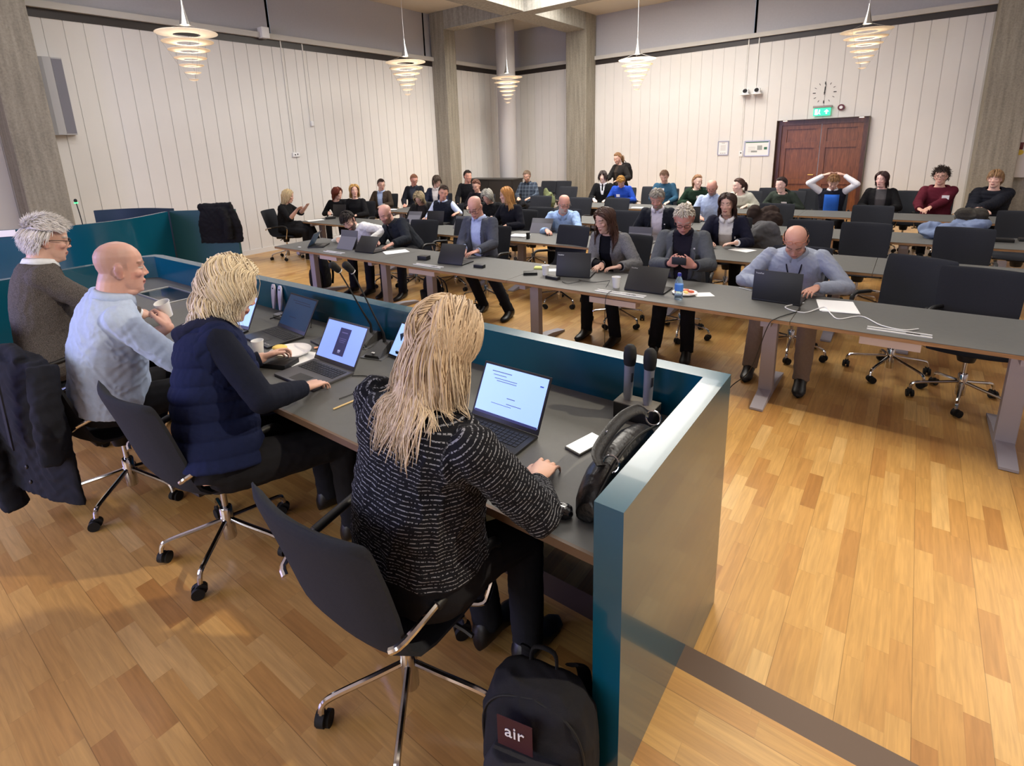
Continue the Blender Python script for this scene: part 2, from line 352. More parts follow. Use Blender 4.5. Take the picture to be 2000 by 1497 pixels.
for a, b in zip(xs[:-1], xs[1:]): blind('window_%d' % k, (a, YR, 0), (b, YR, 0), (0, -1, 0), k); k += 1
# bright window gap beside the blinds
for nm, c, d in (('window_9', (XL - .2, (YB + YR) / 2, 4.9), (.02, YR - YB, 1.1)), ('window_10', ((XL + XR) / 2, YR + .2, 4.9), (XR - XL, .02, 1.1))):
    mb = MB(); mb.box(c, d); struct(nm, mb, mat('window_glass', (200, 215, 225), .1, emit=(190, 215, 235), es=.9))
# ceiling with the lit roof opening
LX0, LX1, LY0, LY1 = -7.45, -2.75, 7.3, 12.95
mb = MB()
for x0, x1, y0, y1 in ((XL - .2, LX0, YB, YR + .2), (LX1, XR, YB, YR + .2), (LX0, LX1, YB, LY0), (LX0, LX1, LY1, YR + .2)): mb.box(((x0 + x1) / 2, (y0 + y1) / 2, HC + .06), (x1 - x0, y1 - y0, .12))
struct('ceiling', mb, M_ceil)
mb = MB(); mb.box(((LX0 + LX1) / 2, (LY0 + LY1) / 2, HC + .22), (LX1 - LX0, LY1 - LY0, .02)); struct('window_11', mb, mat('lit_roof_glass', (255, 250, 240), .4, emit=(255, 246, 230), es=9))
mb = MB()
for x0, x1, y0, y1 in ((LX0 - .05, LX0, LY0, LY1), (LX1, LX1 + .05, LY0, LY1), (LX0, LX1, LY0 - .05, LY0), (LX0, LX1, LY1, LY1 + .05)): mb.box(((x0 + x1) / 2, (y0 + y1) / 2, HC + .1), (x1 - x0, y1 - y0, .22))
struct('trim_6', mb, M_ceil)
# beams and columns
def column(name, x0, x1, y0, y1, label, m=M_conc, z1=HC):
    mb = MB(); mb.box(((x0 + x1) / 2, (y0 + y1) / 2, z1 / 2), (x1 - x0, y1 - y0, z1), bev=.02); o = mb.build(name, m, None, False); return tag(o, kind='structure')
column('wall_pillar_corner', XL, -10.2, 11.41, 11.86, '')
column('wall_pillar_back', -8.3, -7.65, 14.45, YR, '')
column('wall_pillar_left', XL, -10.12, 2.1, 2.62, '')
column('wall_pillar_right', .88, 1.5, 14.3, YR, '')
column('wall_pillar_right_step', 1.5, 1.78, 14.62, YR, '', M_beam)
mb = MB(); mb.box((-5, 11.635, (5.0 + HC) / 2), (11.4, .42, HC - 5.0)); struct('ceiling_beam_cross', mb, M_beam)
mb = MB(); mb.box((-7.98, 6.5, (5.012 + HC) / 2), (.60, 17.0, HC - 5.012)); struct('ceiling_beam_long', mb, M_beam)
mb = MB(); mb.lathe([(.27, 0), (.27, HC)], 40, c=(-9.78, 13.55, 0)); o = mb.build('wall_pillar_round', mat('painted_column', (176, 174, 176), .5)); o['kind'] = 'structure'
# double door
M_door = wood('mahogany', (88, 48, 28), (134, 80, 48), (9, 9, .7), .35); M_doorf = wood('mahogany_dark', (64, 34, 30), (92, 54, 44), (9, 9, .7), .35)
d = empty('door_1', ((DX0 + DX1) / 2, YR + .12, 0)); d['kind'] = 'structure'
W = DX1 - DX0
fr = MB(); fr.box((-W / 2 + .055, 0, DZ / 2 - .06), (.09, .14, DZ - .12)); fr.box((W / 2 - .055, 0, DZ / 2 - .06), (.09, .14, DZ - .12)); fr.box((0, 0, DZ - .067), (W - .02, .14, .106)); fr.build('door_frame', M_doorf, d, False)
rv = MB(); rv.box((-W / 2 + .006, -.06, DZ / 2), (.012, .3, DZ)); rv.box((W / 2 - .006, -.06, DZ / 2), (.012, .3, DZ)); rv.box((0, -.06, DZ - .006), (W - .026, .3, .011)); rv.build('door_lining', mat('brass_brown', (92, 80, 66), .4, metal=.3), d, False)
for s in (-1, 1):
    c = s * (W / 4 - .047); lw = W / 2 - .106
    lf = MB(); lf.box((c, .03, DZ / 2 - .06), (lw, .04, DZ - .14))
    for x in (-1, 1): lf.box((c + x * (lw / 2 - .055), 0, DZ / 2 - .06), (.11, .045, DZ - .14))
    for z, h in ((.12, .2), (.86, .12), (1.72, .14), (DZ - .17, .1)): lf.box((c, -.004, z), (lw, .05, h))
    leaf = lf.build('door_leaf', M_door, d, False)
    hb = MB(); hb.tube([(c - s * (lw / 2 - .06), -.03, 1.02), (c - s * (lw / 2 - .06), -.07, 1.02), (c - s * (lw / 2 - .18), -.07, 1.02)], .01, n=8); hb.build('door_handle', mat('brass', (170, 140, 80), .3, metal=1), leaf)
sp = MB()
for s in (-1, 1): sp.lathe([(.045, DZ - .022), (.045, DZ - .012)], 16, c=(s * (W / 2 - .16), -.1, 0))
sp.build('recessed_spot', mat('small_spot', (255, 240, 210), .4, emit=(255, 240, 215), es=5), d)
# corner trim of the boarded wall
mb = MB(); mb.box((.865, YR - .012, 2.06), (.03, .03, 4.12)); struct('trim_7', mb, M_ledge)
mb = MB(); mb.box((XL + .008, (2.62 + 11.41) / 2, .05), (.016, 11.41 - 2.62, .1)); struct('baseboard_left', mb, M_wall)
mb = MB(); mb.box(((XL + DX0) / 2, YR - .008, .05), (DX0 - XL, .016, .1)); struct('baseboard_back', mb, M_wall)
# ================================================================ FURNITURE
M_black = mat('black_plastic', (22, 22, 24), .5); M_matte = mat('black_rubber', (16, 16, 17), .75)
M_chrome = mat('chrome', (205, 205, 208), .12, metal=1); M_alu = mat('aluminium', (176, 178, 182), .35, metal=.9)
M_fab = mat('chair_fabric', (42, 44, 50), .95, noise=.15, nscale=120, bump=.3, bscale=700, spec=.2)
M_leg = mat('grey_powder_coat', (160, 157, 168), .5)
M_white = mat('white_plastic', (225, 226, 228), .4)
M_paper = mat('paper', (236, 237, 238), .8)

# ---- council desk on the dais
RX, RY, RZ = -.478, 2.115, 1.09
dk = empty('council_desk', (-3, 1.6, 0), 0, 'long teal council desk on the dais with raised lacquered rim and grey worktop', 'desk')
def DL(c): return (c[0] + 3, c[1] - 1.6, c[2])
mb = MB(); P = [(-5.72, RY), (RX, RY), (RX - .083, RY - .083), (-5.70, RY - .083)]
mb.prism([DL((x, y, 0))[:2] for x, y in P], 0, RZ); mb.build('front_panel', M_teal, dk, False)
mb = MB(); P = [(RX, RY), (RX, 1.112), (RX - .083, 1.112), (RX - .083, RY - .083)]
mb.prism([DL((x, y, 0))[:2] for x, y in P], 0, RZ); mb.build('end_panel', M_teal, dk, False)
mb = MB(); P = [(-5.72, RY), (-5.82, RY - .03), (-5.86, RY - .13), (-5.86, .75), (-5.78, .75), (-5.78, RY - .16), (-5.70, RY - .083)]
mb.prism([DL((x, y, 0))[:2] for x, y in P], 0, RZ); mb.build('left_panel', M_teal, dk, False)
mb = MB(); mb.box(DL(((-5.78 + RX - .083) / 2, (1.15 + RY - .083) / 2, .872)), (5.78 + RX - .083, RY - .083 - 1.15, .024)); wt = mb.build('worktop', M_linol, dk, False)
mb = MB(); mb.box(DL(((-5.78 + RX - .083) / 2, 1.152, .870)), (5.78 + RX - .083, .012, .029)); mb.box(DL(((-5.78 + RX - .083) / 2, 1.6, .857)), (5.78 + RX - .083, .9, .006)); mb.build('worktop_edge', mat('dark_edge', (92, 70, 52), .5), wt, False)
for x in (-1.9, -3.6, -5.2):
    mb = MB(); mb.box(DL((x, 1.85, .5)), (.04, .3, .74)); mb.build('support_panel', mat('dark_brown_board', (48, 34, 30), .6), dk, False)
mb = MB(); mb.box(DL((-3.1, 1.98, .5)), (5.2, .03, .5)); mb.build('modesty_board', mat('dark_brown_board', (48, 34, 30)), dk, False)
mb = MB(); mb.lathe([(.024, 0), (.024, .012), (.014, .014)], 20, T=frame(DL((-4.75, RY - .085, 1.0)), (1, 0, 0), None, (0, -1, 0))); mb.build('cable_grommet', M_chrome, dk)
# sunk display in the worktop
mo = empty('built_in_monitor', (-4.86, 1.78, .884), 0, 'sunken screen in a silver frame in the desk left of the bald person', 'monitor')
mb = MB(); 
for c, d in (((0, .13, .004), (.62, .014, .012)), ((0, -.13, .004), (.62, .014, .012)), ((.3, 0, .004), (.014, .27, .012)), ((-.3, 0, .004), (.014, .27, .012))): mb.box(c, d, bev=.002)
mb.build('frame', M_alu, mo, False); mb = MB(); mb.box((0, 0, .002), (.59, .25, .004)); mb.build('screen', mat('dark_glass', (10, 12, 18), .1), mo, False)

# ---- curved speaker's screen, further left
def wallstrip(name, pts, z0, z1, th, m, parent, label=None):
    mb = MB(); n = len(pts); pts = [V((*p, 0)) for p in pts]; A, B = [], []
    for i, p in enumerate(pts):
        t = (pts[min(i + 1, n - 1)] - pts[max(i - 1, 0)]).normalized(); q = V((-t.y, t.x, 0)) * th; A.append(p); B.append(p + q)
    R = [[A[i] + V((0, 0, z0)), B[i] + V((0, 0, z0)), B[i] + V((0, 0, z1)), A[i] + V((0, 0, z1))] for i in range(n)]
    mb.rings(R); return mb.build(name, m, parent, True)
sc = empty('curved_screen', (-7.2, 2.4, 0), 0, 'teal curved screen wall beyond the desk, holding a jacket at its right end', 'screen')
pts = smoothpath([(-8.35, .55, 0), (-8.15, 1.1, 0), (-7.78, 1.55, 0), (-7.55, 1.95, 0), (-7.56, 2.49, 0), (-8.0, 3.12, 0)], 6)
wallstrip('curved_panel', [(p.x + 7.2, p.y - 2.4) for p in pts], 0, 1.3, .05, M_teal, sc)
wallstrip('flat_panel', [(-.8, .74), (-.75, .78), (-.02, 1.24)], 0, 1.3, .05, M_teal2, sc)
sc2 = empty('podium_screen', (-8.9, 3.0, 0), 0, 'dark navy inner screen rising behind the curved teal wall', 'screen')
pts = smoothpath([(-9.2, 2.62, 0), (-9.0, 2.9, 0), (-8.65, 3.12, 0), (-8.15, 3.22, 0)], 5)
wallstrip('curved_panel', [(p.x + 8.9, p.y - 3.0) for p in pts], 0, 1.32, .05, mat('navy_lacquer', (8, 42, 66), .5), sc2)

# ---- swivel chair
def make_chair():
    t = empty('swivel_chair', (0, 0, 0), 0, 'chair', 'chair', None)
    prof = [(.235, .438, .016, .44), (.225, .452, .028, .455), (.15, .462, .032, .47), (.02, .456, .034, .47), (-.10, .458, .034, .465), (-.17, .475, .036, .46), (-.215, .515, .042, .46), (-.248, .58, .044, .465), (-.278, .68, .042, .48), (-.310, .80, .040, .492), (-.342, .91, .040, .494), (-.352, .942, .034, .490), (-.357, .957, .020, .478), (-.359, .962, .008, .468)]
    R = []
    for i, (y, z, th, w) in enumerate(prof):
        a = prof[max(i - 1, 0)]; b = prof[min(i + 1, len(prof) - 1)]; tg = V((0, b[0] - a[0], b[1] - a[1])).normalized(); nm = V((0, -tg.z, tg.y)) * -1
        if nm.z < 0 and i < 5: nm = -nm
        if i >= 5 and nm.y < 0: nm = -nm
        up = min(1, max(0, (i - 3) / 5)); ring = []
        N = 10
        for k in range(N + 1):
            u = -1 + 2 * k / N; edge = (1 - abs(u) ** 8) * .7 + .3; ring.append(V((u * w / 2, y, z)) + nm * (th * .5 * edge) + V((0, .045 * up * u * u, .012 * (1 - up) * u * u)))
        for k in range(N + 1):
            u = 1 - 2 * k / N; edge = (1 - abs(u) ** 8) * .7 + .3; ring.append(V((u * w / 2, y, z)) - nm * (th * .5 * edge) + V((0, .045 * up * u * u, .012 * (1 - up) * u * u)))
        R.append(ring)
    mb = MB(); mb.rings(R); mb.build('seat_shell', M_fab, t, True, ang=60)
    for s in (-1, 1):
        a = MB(); P = smoothpath([(s * .232, -.262, .60), (s * .262, -.235, .625), (s * .272, -.08, .655), (s * .274, .10, .672), (s * .272, .165, .655), (s * .266, .185, .60), (s * .25, .15, .47), (s * .225, .125, .425), (s * .10, .08, .418)], 4)
        a.tube(P, .0105, n=8); ar = a.build('armrest', M_chrome, t)
        p = MB(); p.tube(smoothpath([(s * .272, -.12, .648), (s * .274, 0, .663), (s * .274, .10, .673), (s * .272, .160, .658), (s * .267, .182, .62)], 4), .0165, n=10); p.build('arm_pad', M_black, ar)
    mb = MB(); mb.box((0, -.02, .422), (.20, .26, .04), bev=.015); mb.lathe([(.05, .33), (.06, .37), (.06, .41)], 16); mb.tube([(.09, .02, .42), (.24, .03, .41), (.27, .03, .405)], .008, n=6); mb.build('seat_mechanism', M_black, t)
    mb = MB(); mb.lathe([(.0145, .2), (.0145, .35)], 14); mb.lathe([(.028, .06), (.030, .065), (.030, .225), (.026, .232)], 18); mb.build('column', M_chrome, t)
    for k in range(5):
        an = math.radians(18 + 72 * k); c, s = math.cos(an), math.sin(an)
        m = MB(); m.tube(smoothpath([(c * .02, s * .02, .165), (c * .12, s * .12, .145), (c * .255, s * .255, .12), (c * .292, s * .292, .10), (c * .30, s * .30, .062)], 4), .0115, n=8); m.build('base_leg', M_chrome, t)
        w_ = MB(); T = Matrix.Translation((c * .30, s * .30, .029)) @ Matrix.Rotation(an + .9 * k, 4, 'Z')
        for q in (-1, 1): w_.tube([(q * .007, .014, 0), (q * .024, .014, 0)], .0275, n=16, T=T)
        w_.tube([(-.012, 0, .012), (-.012, 0, .012), (.012, 0, .012)], .026, n=12, T=T); w_.build('caster', M_matte, t)
    reg(t); return t
CH0 = make_chair(); ch_used = [False]
def chair(x, y, yaw, label, group=None, z=0.0, tilt=0):
    "yaw: direction the sitter faces, degrees from +Y counter-clockwise"
    if not ch_used[0]: o = CH0; ch_used[0] = True
    else: o = dup(CH0)
    group = group or 'swivel chairs in the hall'
    o.location = (x, y, z); o.rotation_euler = (0, 0, math.radians(yaw)); tag(o, label, 'chair', group); return o

# ---- tables
def table(x0, x1, y0, legs, label, group, depth=.8, zt=.72):
    xc = (x0 + x1) / 2; t = empty('conference_table', (xc, y0 + depth / 2, 0), 0, label, 'table', group); W = x1 - x0 - .004
    mb = MB(); mb.box((0, 0, zt - .002), (W, depth, .004)); mb.build('tabletop', M_linol, t, False)
    mb = MB(); mb.box((0, 0, zt - .016), (W, depth, .024)); mb.build('tabletop_core', M_edge, t, False)
    mb = MB(); mb.box((0, .05, zt - .05), (W * .86, .05, .04)); mb.build('cross_beam', M_leg, t, False)
    for lx in legs:
        m = MB(); yc = .02 - depth / 2 + .4
        m.box((lx - xc, -depth / 2 + .28, .36), (.10, .075, .64), bev=.006); m.box((lx - xc, -.04 , zt - .06), (.07, depth * .8, .04), bev=.004)
        pts = [(-depth / 2 - .03, .012, .02), (-depth / 2 + .10, .03, .045), (-depth / 2 + .28, .045, .07), (.12, .04, .06), (depth / 2 - .03, .012, .02)]
        R = []
        for py, cz, h in pts: R.append([V((lx - xc + a * .045, py, z)) for a, z in ((-1, .004), (1, .004), (1, h), (-1, h))])
        m.rings(R); m.build('leg', M_leg, t, False)
    return t
def table_row(y, segs, what):
    for i, (x0, x1, legs, lab) in enumerate(segs): table(x0, x1, y, legs, lab, what)
table(-7.13, -4.95, 4.10, (-6.62, -5.11), 'front row table with grey top under the tablet stand, nearest the podium', 'front row tables')
table(-4.95, -3.03, 4.10, (-4.32,), 'front row table with grey top in front of the bald person in slate blazer', 'front row tables')
table(-3.03, -.57, 4.10, (-2.87, -.73), 'front row table with grey top carrying the water bottle and two white cups', 'front row tables')
table(-.57, 1.9, 4.10, (.65, 1.7), 'front row table with grey top carrying the stapled papers, at the right frame edge', 'front row tables')
for y, r, n, xs_, ev in ((5.94, 'second', 'second row tables', (-9.3, -6.6, -4.6, -2.4, -.2, 2.2), 0), (7.78, 'third', 'third row tables', (-9.0, -6.6, -4.3, -2.0, .3, 2.4), 0), (9.8, 'fourth', 'fourth row tables', (-5.6, -3.6, -1.4, .8, 2.6), 0)):
    names = {'second': ['beside the left wall, under papers', 'behind the bearded person in white', 'under the white document pile', 'under the grey tablet and the magazine', 'with bare top behind the balding head'],
             'third': ['before the brown blazer', 'before the auburn-haired person', 'behind the light blue shirt', 'before the bald person in pale blue', 'under the blue coat at the right'],
             'fourth': ['before the youth in black suit', 'before the youth in nordic sweater', 'before the youth with hands on head', 'before the youth in maroon hoodie']}[r]
    for i, (a, b) in enumerate(zip(xs_[:-1], xs_[1:])): table(a, b, y, (a + .3, b - .3), '%s row table with grey top %s' % (r, names[i]), n)

# ---- pendant lamps
def translucent(name, c):
    m = bpy.data.materials.new(name); m.use_nodes = True; nt = m.node_tree; nt.nodes.remove(nt.nodes['Principled BSDF']); o = nt.nodes['Material Output']
    d = nd(nt, 'ShaderNodeBsdfDiffuse'); t = nd(nt, 'ShaderNodeBsdfTranslucent'); x = nd(nt, 'ShaderNodeMixShader'); x.inputs[0].default_value = .55
    d.inputs[0].default_value = (*lin(c), 1); t.inputs[0].default_value = (*lin(c), 1); nt.links.new(d.outputs[0], x.inputs[1]); nt.links.new(t.outputs[0], x.inputs[2]); nt.links.new(x.outputs[0], o.inputs[0]); m.diffuse_color = (*lin(c), 1); return m
M_shade = translucent('opal_acrylic', (250, 243, 232)); M_cone = mat('brushed_cone', (190, 190, 190), .3, metal=.9)
def lamp(x, y, label):
    t = empty('pendant_lamp', (x, y, 0), 0, label, 'lamp', 'ring pendant lamps')
    mb = MB(); mb.lathe([(.012, 4.20), (.02, 4.10), (.045, 3.98), (.075, 3.86), (.07, 3.86), (.04, 3.97), (.01, 4.08)], 28); mb.build('lamp_cone', M_cone, t)
    mb = MB(); mb.lathe([(.03, 3.866), (.055, 3.872), (.055, 3.878)], 20); mb.build('bulb', mat('lamp_bulb', (255, 240, 210), .4, emit=(255, 236, 205), es=30), t)
    mb = MB(); mb.tube([(0, 0, 4.19), (0, 0, HC)], .004, n=6); mb.build('cable', M_white, t)
    for i, (r, z) in enumerate(((.4125, 3.735), (.345, 3.62), (.28, 3.51), (.22, 3.40), (.165, 3.30), (.112, 3.20), (.066, 3.105))):
        mb = MB(); q = r * .44 if i < 5 else r * .3; mb.lathe([(r, z + .012), (r * .8, z + .002), (q, z - .008), (q, z - .004), (r * .8, z + .006), (r, z + .018)], 44)
        n = len(mb.f); mb.f = mb.f[:-2]; mb.m = mb.m[:-2]; vs = len(mb.v) - 44
        for j in range(44): mb.f.append((j, vs + j, vs + (j + 1) % 44, (j + 1) % 44)); mb.m.append(0)
        mb.build('lamp_shade', M_shade, t, ang=50)
    mb = MB()
    for k in range(3):
        a = 2.1 * k; mb.tube([(.03 * math.cos(a), .03 * math.sin(a), 3.88), (.40 * math.cos(a), .40 * math.sin(a), 3.748)], .0015, n=4); mb.tube([(.40 * math.cos(a), .40 * math.sin(a), 3.75), (.06 * math.cos(a), .06 * math.sin(a), 3.11)], .0015, n=4)
    mb.build('suspension_wire', M_alu, t)
    l = spot('lamp_light', (0, 0, 3.85), (0, 0, 0), 150, (1, .90, .78), 95, .045, .3); l.location = (x, y, 3.85); return t
lamp(-8.61, 4.05, 'largest glowing ring pendant lamp, above the left wall beside the near pillar')
lamp(-8.68, 8.47, 'ring pendant lamp in front of the left wall just left of the corner pillar')
lamp(-8.98, 12.49, 'smallest ring pendant lamp, hanging before the round column')
lamp(-5.26, 12.36, 'ring pendant lamp in front of the back wall just right of the pillar')
lamp(-1.0, 12.57, 'ring pendant lamp hanging above the door end of the back wall')
# ================================================================ PEOPLE
def lerp(a, b, t): return a + (b - a) * t
def remesh(mb, vox, smooth=4, fac=.5):
    me = mb.me('tmp', []); fixn(me); o = bpy.data.objects.new('tmp', me); COL.objects.link(o)
    m = o.modifiers.new('r', 'REMESH'); m.mode = 'VOXEL'; m.voxel_size = vox; m.adaptivity = 0; m.use_smooth_shade = True
    if smooth: s = o.modifiers.new('s', 'SMOOTH'); s.factor = fac; s.iterations = smooth
    dg = bpy.context.evaluated_depsgraph_get(); dg.update(); out = bpy.data.meshes.new_from_object(o.evaluated_get(dg))
    bpy.data.objects.remove(o); bpy.data.meshes.remove(me)
    out.polygons.foreach_set('use_smooth', [True] * len(out.polygons)); return out
def getv(me):
    a = np.empty(len(me.vertices) * 3); me.vertices.foreach_get('co', a); return a.reshape(-1, 3)
def setv(me, a): me.vertices.foreach_set('co', a.ravel()); me.update()
def getn(me):
    a = np.empty(len(me.vertices) * 3, dtype=np.float32); me.vertex_normals.foreach_get('vector', a); return a.reshape(-1, 3).astype(float)
def setcol(me, c):
    ca = me.color_attributes.new('Col', 'FLOAT_COLOR', 'POINT'); d = np.ones((len(me.vertices), 4)); d[:, :3] = c; ca.data.foreach_set('color', d.ravel())
def setf(me, name, v):
    a = me.attributes.new(name, 'FLOAT', 'POINT'); a.data.foreach_set('value', v)
def link(me, name, m, parent, root):
    me.name = name; me.materials.clear()
    for q in (m if isinstance(m, (list, tuple)) else [m]): me.materials.append(q)
    me.transform(Matrix.Translation(-V(root)))
    o = bpy.data.objects.new(name, me); COL.objects.link(o); o.parent = parent; return o
def prune(me, keep):
    "keep: boolean per vertex"
    bm = bmesh.new(); bm.from_mesh(me); bm.verts.ensure_lookup_table(); bmesh.ops.delete(bm, geom=[v for v in bm.verts if not keep[v.index]], context='VERTS'); bm.to_mesh(me); bm.free(); return me
M_skin = mat('skin', (200, 150, 125), .5, attr='Col', sss=.08, noise=.04, nscale=60)
M_hair = mat('hair', (120, 90, 60), .42, attr='Col', spec=.35)
M_cap = mat('hair_cap', (120, 90, 60), .7, attr='Col', spec=.2)
SKIN = (210, 164, 144)
def rot_ypr(yaw, pitch, roll=0):
    "head/torso orientation: yaw ccw from +Y, pitch forward (down), roll to own right"
    return Matrix.Rotation(math.radians(yaw), 3, 'Z') @ Matrix.Rotation(math.radians(-pitch), 3, 'X') @ Matrix.Rotation(math.radians(roll), 3, 'Y')
def hand(mb, Wp, d, n, side, s=1.0, curl=25, spread=1.0, fine=True, point=False):
    "Wp wrist, d finger direction, n back-of-hand normal, side +1 when the thumb lies towards +x of the hand frame"
    d = V(d).normalized(); n = V(n); n = (n - d * n.dot(d)).normalized(); x = d.cross(n).normalized()
    T = Matrix(((x.x, d.x, n.x, Wp[0]), (x.y, d.y, n.y, Wp[1]), (x.z, d.z, n.z, Wp[2]), (0, 0, 0, 1)))
    R = []
    for y, w_, t in ((-.012, .025, .019), (.012, .028, .018), (.035, .036, .016), (.065, .042, .0145), (.088, .041, .0125), (.096, .036, .009)):
        R.append([V((w_ * s * math.cos(a), y * s, t * s * math.sin(a))) for a in [2 * PI * k / 14 for k in range(14)]])
    mb.rings(R, T=T)
    for k in range(4):
        fx = (-.031 + .0207 * k) * s * -side; L = (.074, .083, .077, .060)[k if side < 0 else k] if True else 0
        L = (.060, .077, .083, .074)[k] if False else (.074, .083, .077, .060)[k]
        fx = side * (.031 - .0207 * k) * s
        p = V((fx, .088 * s, 0)); a = math.radians(curl * (.35 if not (point and k == 0) else .1)); sx = side * (.10 - .07 * k) * spread; r = (.0092, .0095, .009, .008)[k] * s
        pts = [V((fx * .8, .06 * s, 0)), p]
        for q, l in enumerate((.45, .31, .24)):
            dv = V((sx, math.cos(a), -math.sin(a))).normalized(); p = p + dv * L * l * s; pts.append(p); a += math.radians(curl * (1.0 if not (point and k == 0) else .3))
        for q in range(len(pts) - 1): mb.cap(pts[q], pts[q + 1], r * (1 - .08 * q), r * (1 - .08 * (q + 1)), n=8, T=T)
    p0 = V((side * .022, .012, -.004)) * s; p1 = V((side * .045, .042, -.012)) * s; p2 = V((side * .052, .074, -.020)) * s; p3 = V((side * .046, .098, -.024)) * s
    mb.cap(p0, p1, .015 * s, .012 * s, n=8, T=T); mb.cap(p1, p2, .0115 * s, .010 * s, n=8, T=T); mb.cap(p2, p3, .010 * s, .0085 * s, n=8, T=T)
def ik(S_, T_, a, b, pole):
    S_, T_ = V(S_), V(T_); D = T_ - S_; L = min(D.length, (a + b) * .985); d = D.normalized(); T_ = S_ + d * L
    x = (a * a - b * b + L * L) / (2 * L); h = math.sqrt(max(a * a - x * x, 1e-6)); p = V(pole); p = (p - d * p.dot(d)).normalized(); return S_ + d * x + p * h, T_
def head_prims(mb, HM, s, jaw=1.0, fat=0, female=False, neck_to=None, nr=.056):
    T = HM
    def E(c, r, rot=None, n=20): mb.ell(V(c) * s, [q * s for q in r], rot=rot, n=n, T=T)
    def C(a, b, ra, rb, n=10): mb.cap(V(a) * s, V(b) * s, ra * s, rb * s, n=n, T=T)
    R = []
    for z, w_, yf, yb in ((-.118, .020, .070, .030), (-.108, .034 * jaw, .080, .004), (-.090, .046 * jaw, .084, -.018), (-.065, .056 * jaw, .085, -.052), (-.035, .062, .087, -.076), (.0, .067, .088, -.094), (.03, .072, .088, -.103), (.06, .074, .082, -.104), (.085, .068, .068, -.094), (.105, .054, .047, -.074), (.118, .034, .022, -.046), (.123, .014, .0, -.024)):
        ring = []; w_ = w_ + (.004 * fat if z < 0 else 0)
        for k in range(24):
            a = 2 * PI * k / 24; c, d = math.cos(a), math.sin(a); cy = (yf + yb) / 2; ry = (yf - yb) / 2
            wx = w_ * (1 - (.16 if d > 0 else .0) * abs(d)); ring.append(V((wx * math.copysign(abs(c) ** .9, c), cy + ry * math.copysign(abs(d) ** .92, d), z)) * s)
        R.append(ring)
    mb.rings(R, T=T)
    for q in (-1, 1):
        E((q * .038, .060, -.022), (.022, .020, .018)); C((q * .012, .083, .024), (q * .044, .069, .027), .0085, .0075)
        E((q * .0295, .0765, .005), (.0125, .0085, .009), n=14)
        E((q * .011, .091, -.032), (.0075, .009, .0065), n=10)
        R3 = Matrix.Rotation(q * -.30, 3, 'Z'); E((q * .076, -.014, -.002), (.0075, .019, .032), R3, 14); E((q * .083, -.020, .008), (.0055, .015, .021), R3, 12); E((q * .074, -.006, -.030), (.007, .010, .012), None, 10)
    nl = -.004 if female else 0
    C((0, .082, .014), (0, .097 + nl, -.022), .0065, .0085); E((0, .100 + nl, -.027), (.0095, .0095, .0085), n=12)
    E((0, .086, -.0605), (.022, .0085, .0062), n=14); E((0, .0845, -.0715), (.019, .0085, .0068), n=14); E((0, .074, -.104), (.016, .012, .012), n=12)
    if fat > 0: E((0, .025, -.108), (.042 + .016 * fat, .042, .026))
    a = T @ (V((0, -.026, -.045)) * s)
    if neck_to is not None: mb.cap(a, V(neck_to), nr * s, nr * 1.08 * s, n=18)
def paint_head(co, HMi, s, skin, brow, lip=None, beard=None, shave=None, eyecol=(60, 70, 80), far=False):
    """vertex colours of the skin: lips, brows, eyes, beard, shaved scalp"""
    q = (np.c_[co, np.ones(len(co))] @ np.array(HMi).T)[:, :3] / s
    sk = np.array(lin(skin)); c = np.tile(sk, (len(co), 1)); x, y, z = q.T; ax = np.abs(x); near = (np.linalg.norm(q, axis=1) < .17)
    red = np.array(lin((205, 112, 98)))
    def mixin(m, col, f): c[m] = c[m] * (1 - f) + np.array(col) * f
    mixin(near & (np.hypot((ax - .042) / .024, (z + .03) / .02) < 1) & (y > .03), red, .22); mixin(near & (y > .095) & (z < -.012) & (z > -.045), red, .25); mixin(near & (ax > .073) & (np.abs(z) < .035), red, .3)
    if shave:
        f = np.clip((z - (.045 - .5 * np.minimum(y, .05) * 0) + .035 * (y < .02)) / .02 + 1, 0, 1) * np.clip((.045 - y + .25 * (.05 - np.abs(z - .03)) * 0) / .03, 0, 1) * np.clip((.118 - z) / .03, .45, 1)
        f = np.where((y < .0) & (z > -.055), np.maximum(f, np.clip((-.0 - y) / .02, 0, 1) * np.clip((z + .06) / .02, 0, 1) * np.clip((.118 - z) / .03, .45, 1)), f) * near * .38
        c[:] = c * (1 - f[:, None]) + np.array(lin(shave)) * f[:, None]
    if beard:
        m = near & (y > .0) & (z < -.043 + .15 * (ax - .03)) & (z > -.14) & ~((np.hypot(x / .022, (z + .066) / .012) < 1)); mixin(m, lin(beard), .88 if beard else 0)
        mixin(near & (y > .08) & (z > -.056) & (z < -.043) & (ax < .03), lin(beard), .8); mixin(near & (ax > .055) & (y > -.0) & (y < .035) & (z < .01) & (z > -.07), lin(beard), .7)
    mixin(near & (y > .07) & (np.hypot(x / .023, (z + .066) / .0125) < 1), lin(lip or (176, 98, 92)), .75); mixin(near & (y > .07) & (np.abs(z + .066) < .002) & (ax < .022), lin((90, 40, 38)), .7)
    mixin(near & (y > .05) & (ax > .012) & (ax < .05) & (np.abs(z - .030 + .10 * (ax - .03) ** 2 * 20) < .005), lin(brow), .8)
    e = near & (y > .06) & (np.hypot((ax - .030) / .0135, (z - .004) / .0052) < 1)
    if far: mixin(e, lin((70, 48, 44)), .55)
    else: mixin(e, lin((215, 208, 205)), .85); mixin(near & (y > .06) & (np.hypot((ax - .030), (z - .004)) < .0055), lin(eyecol), .95); mixin(near & (y > .06) & (ax > .015) & (ax < .045) & (np.abs(z - .0105) < .0018), lin((70, 45, 40)), .6)
    lum = c @ np.array((.3, .6, .1)); c = c * .88 + lum[:, None] * .12
    return c
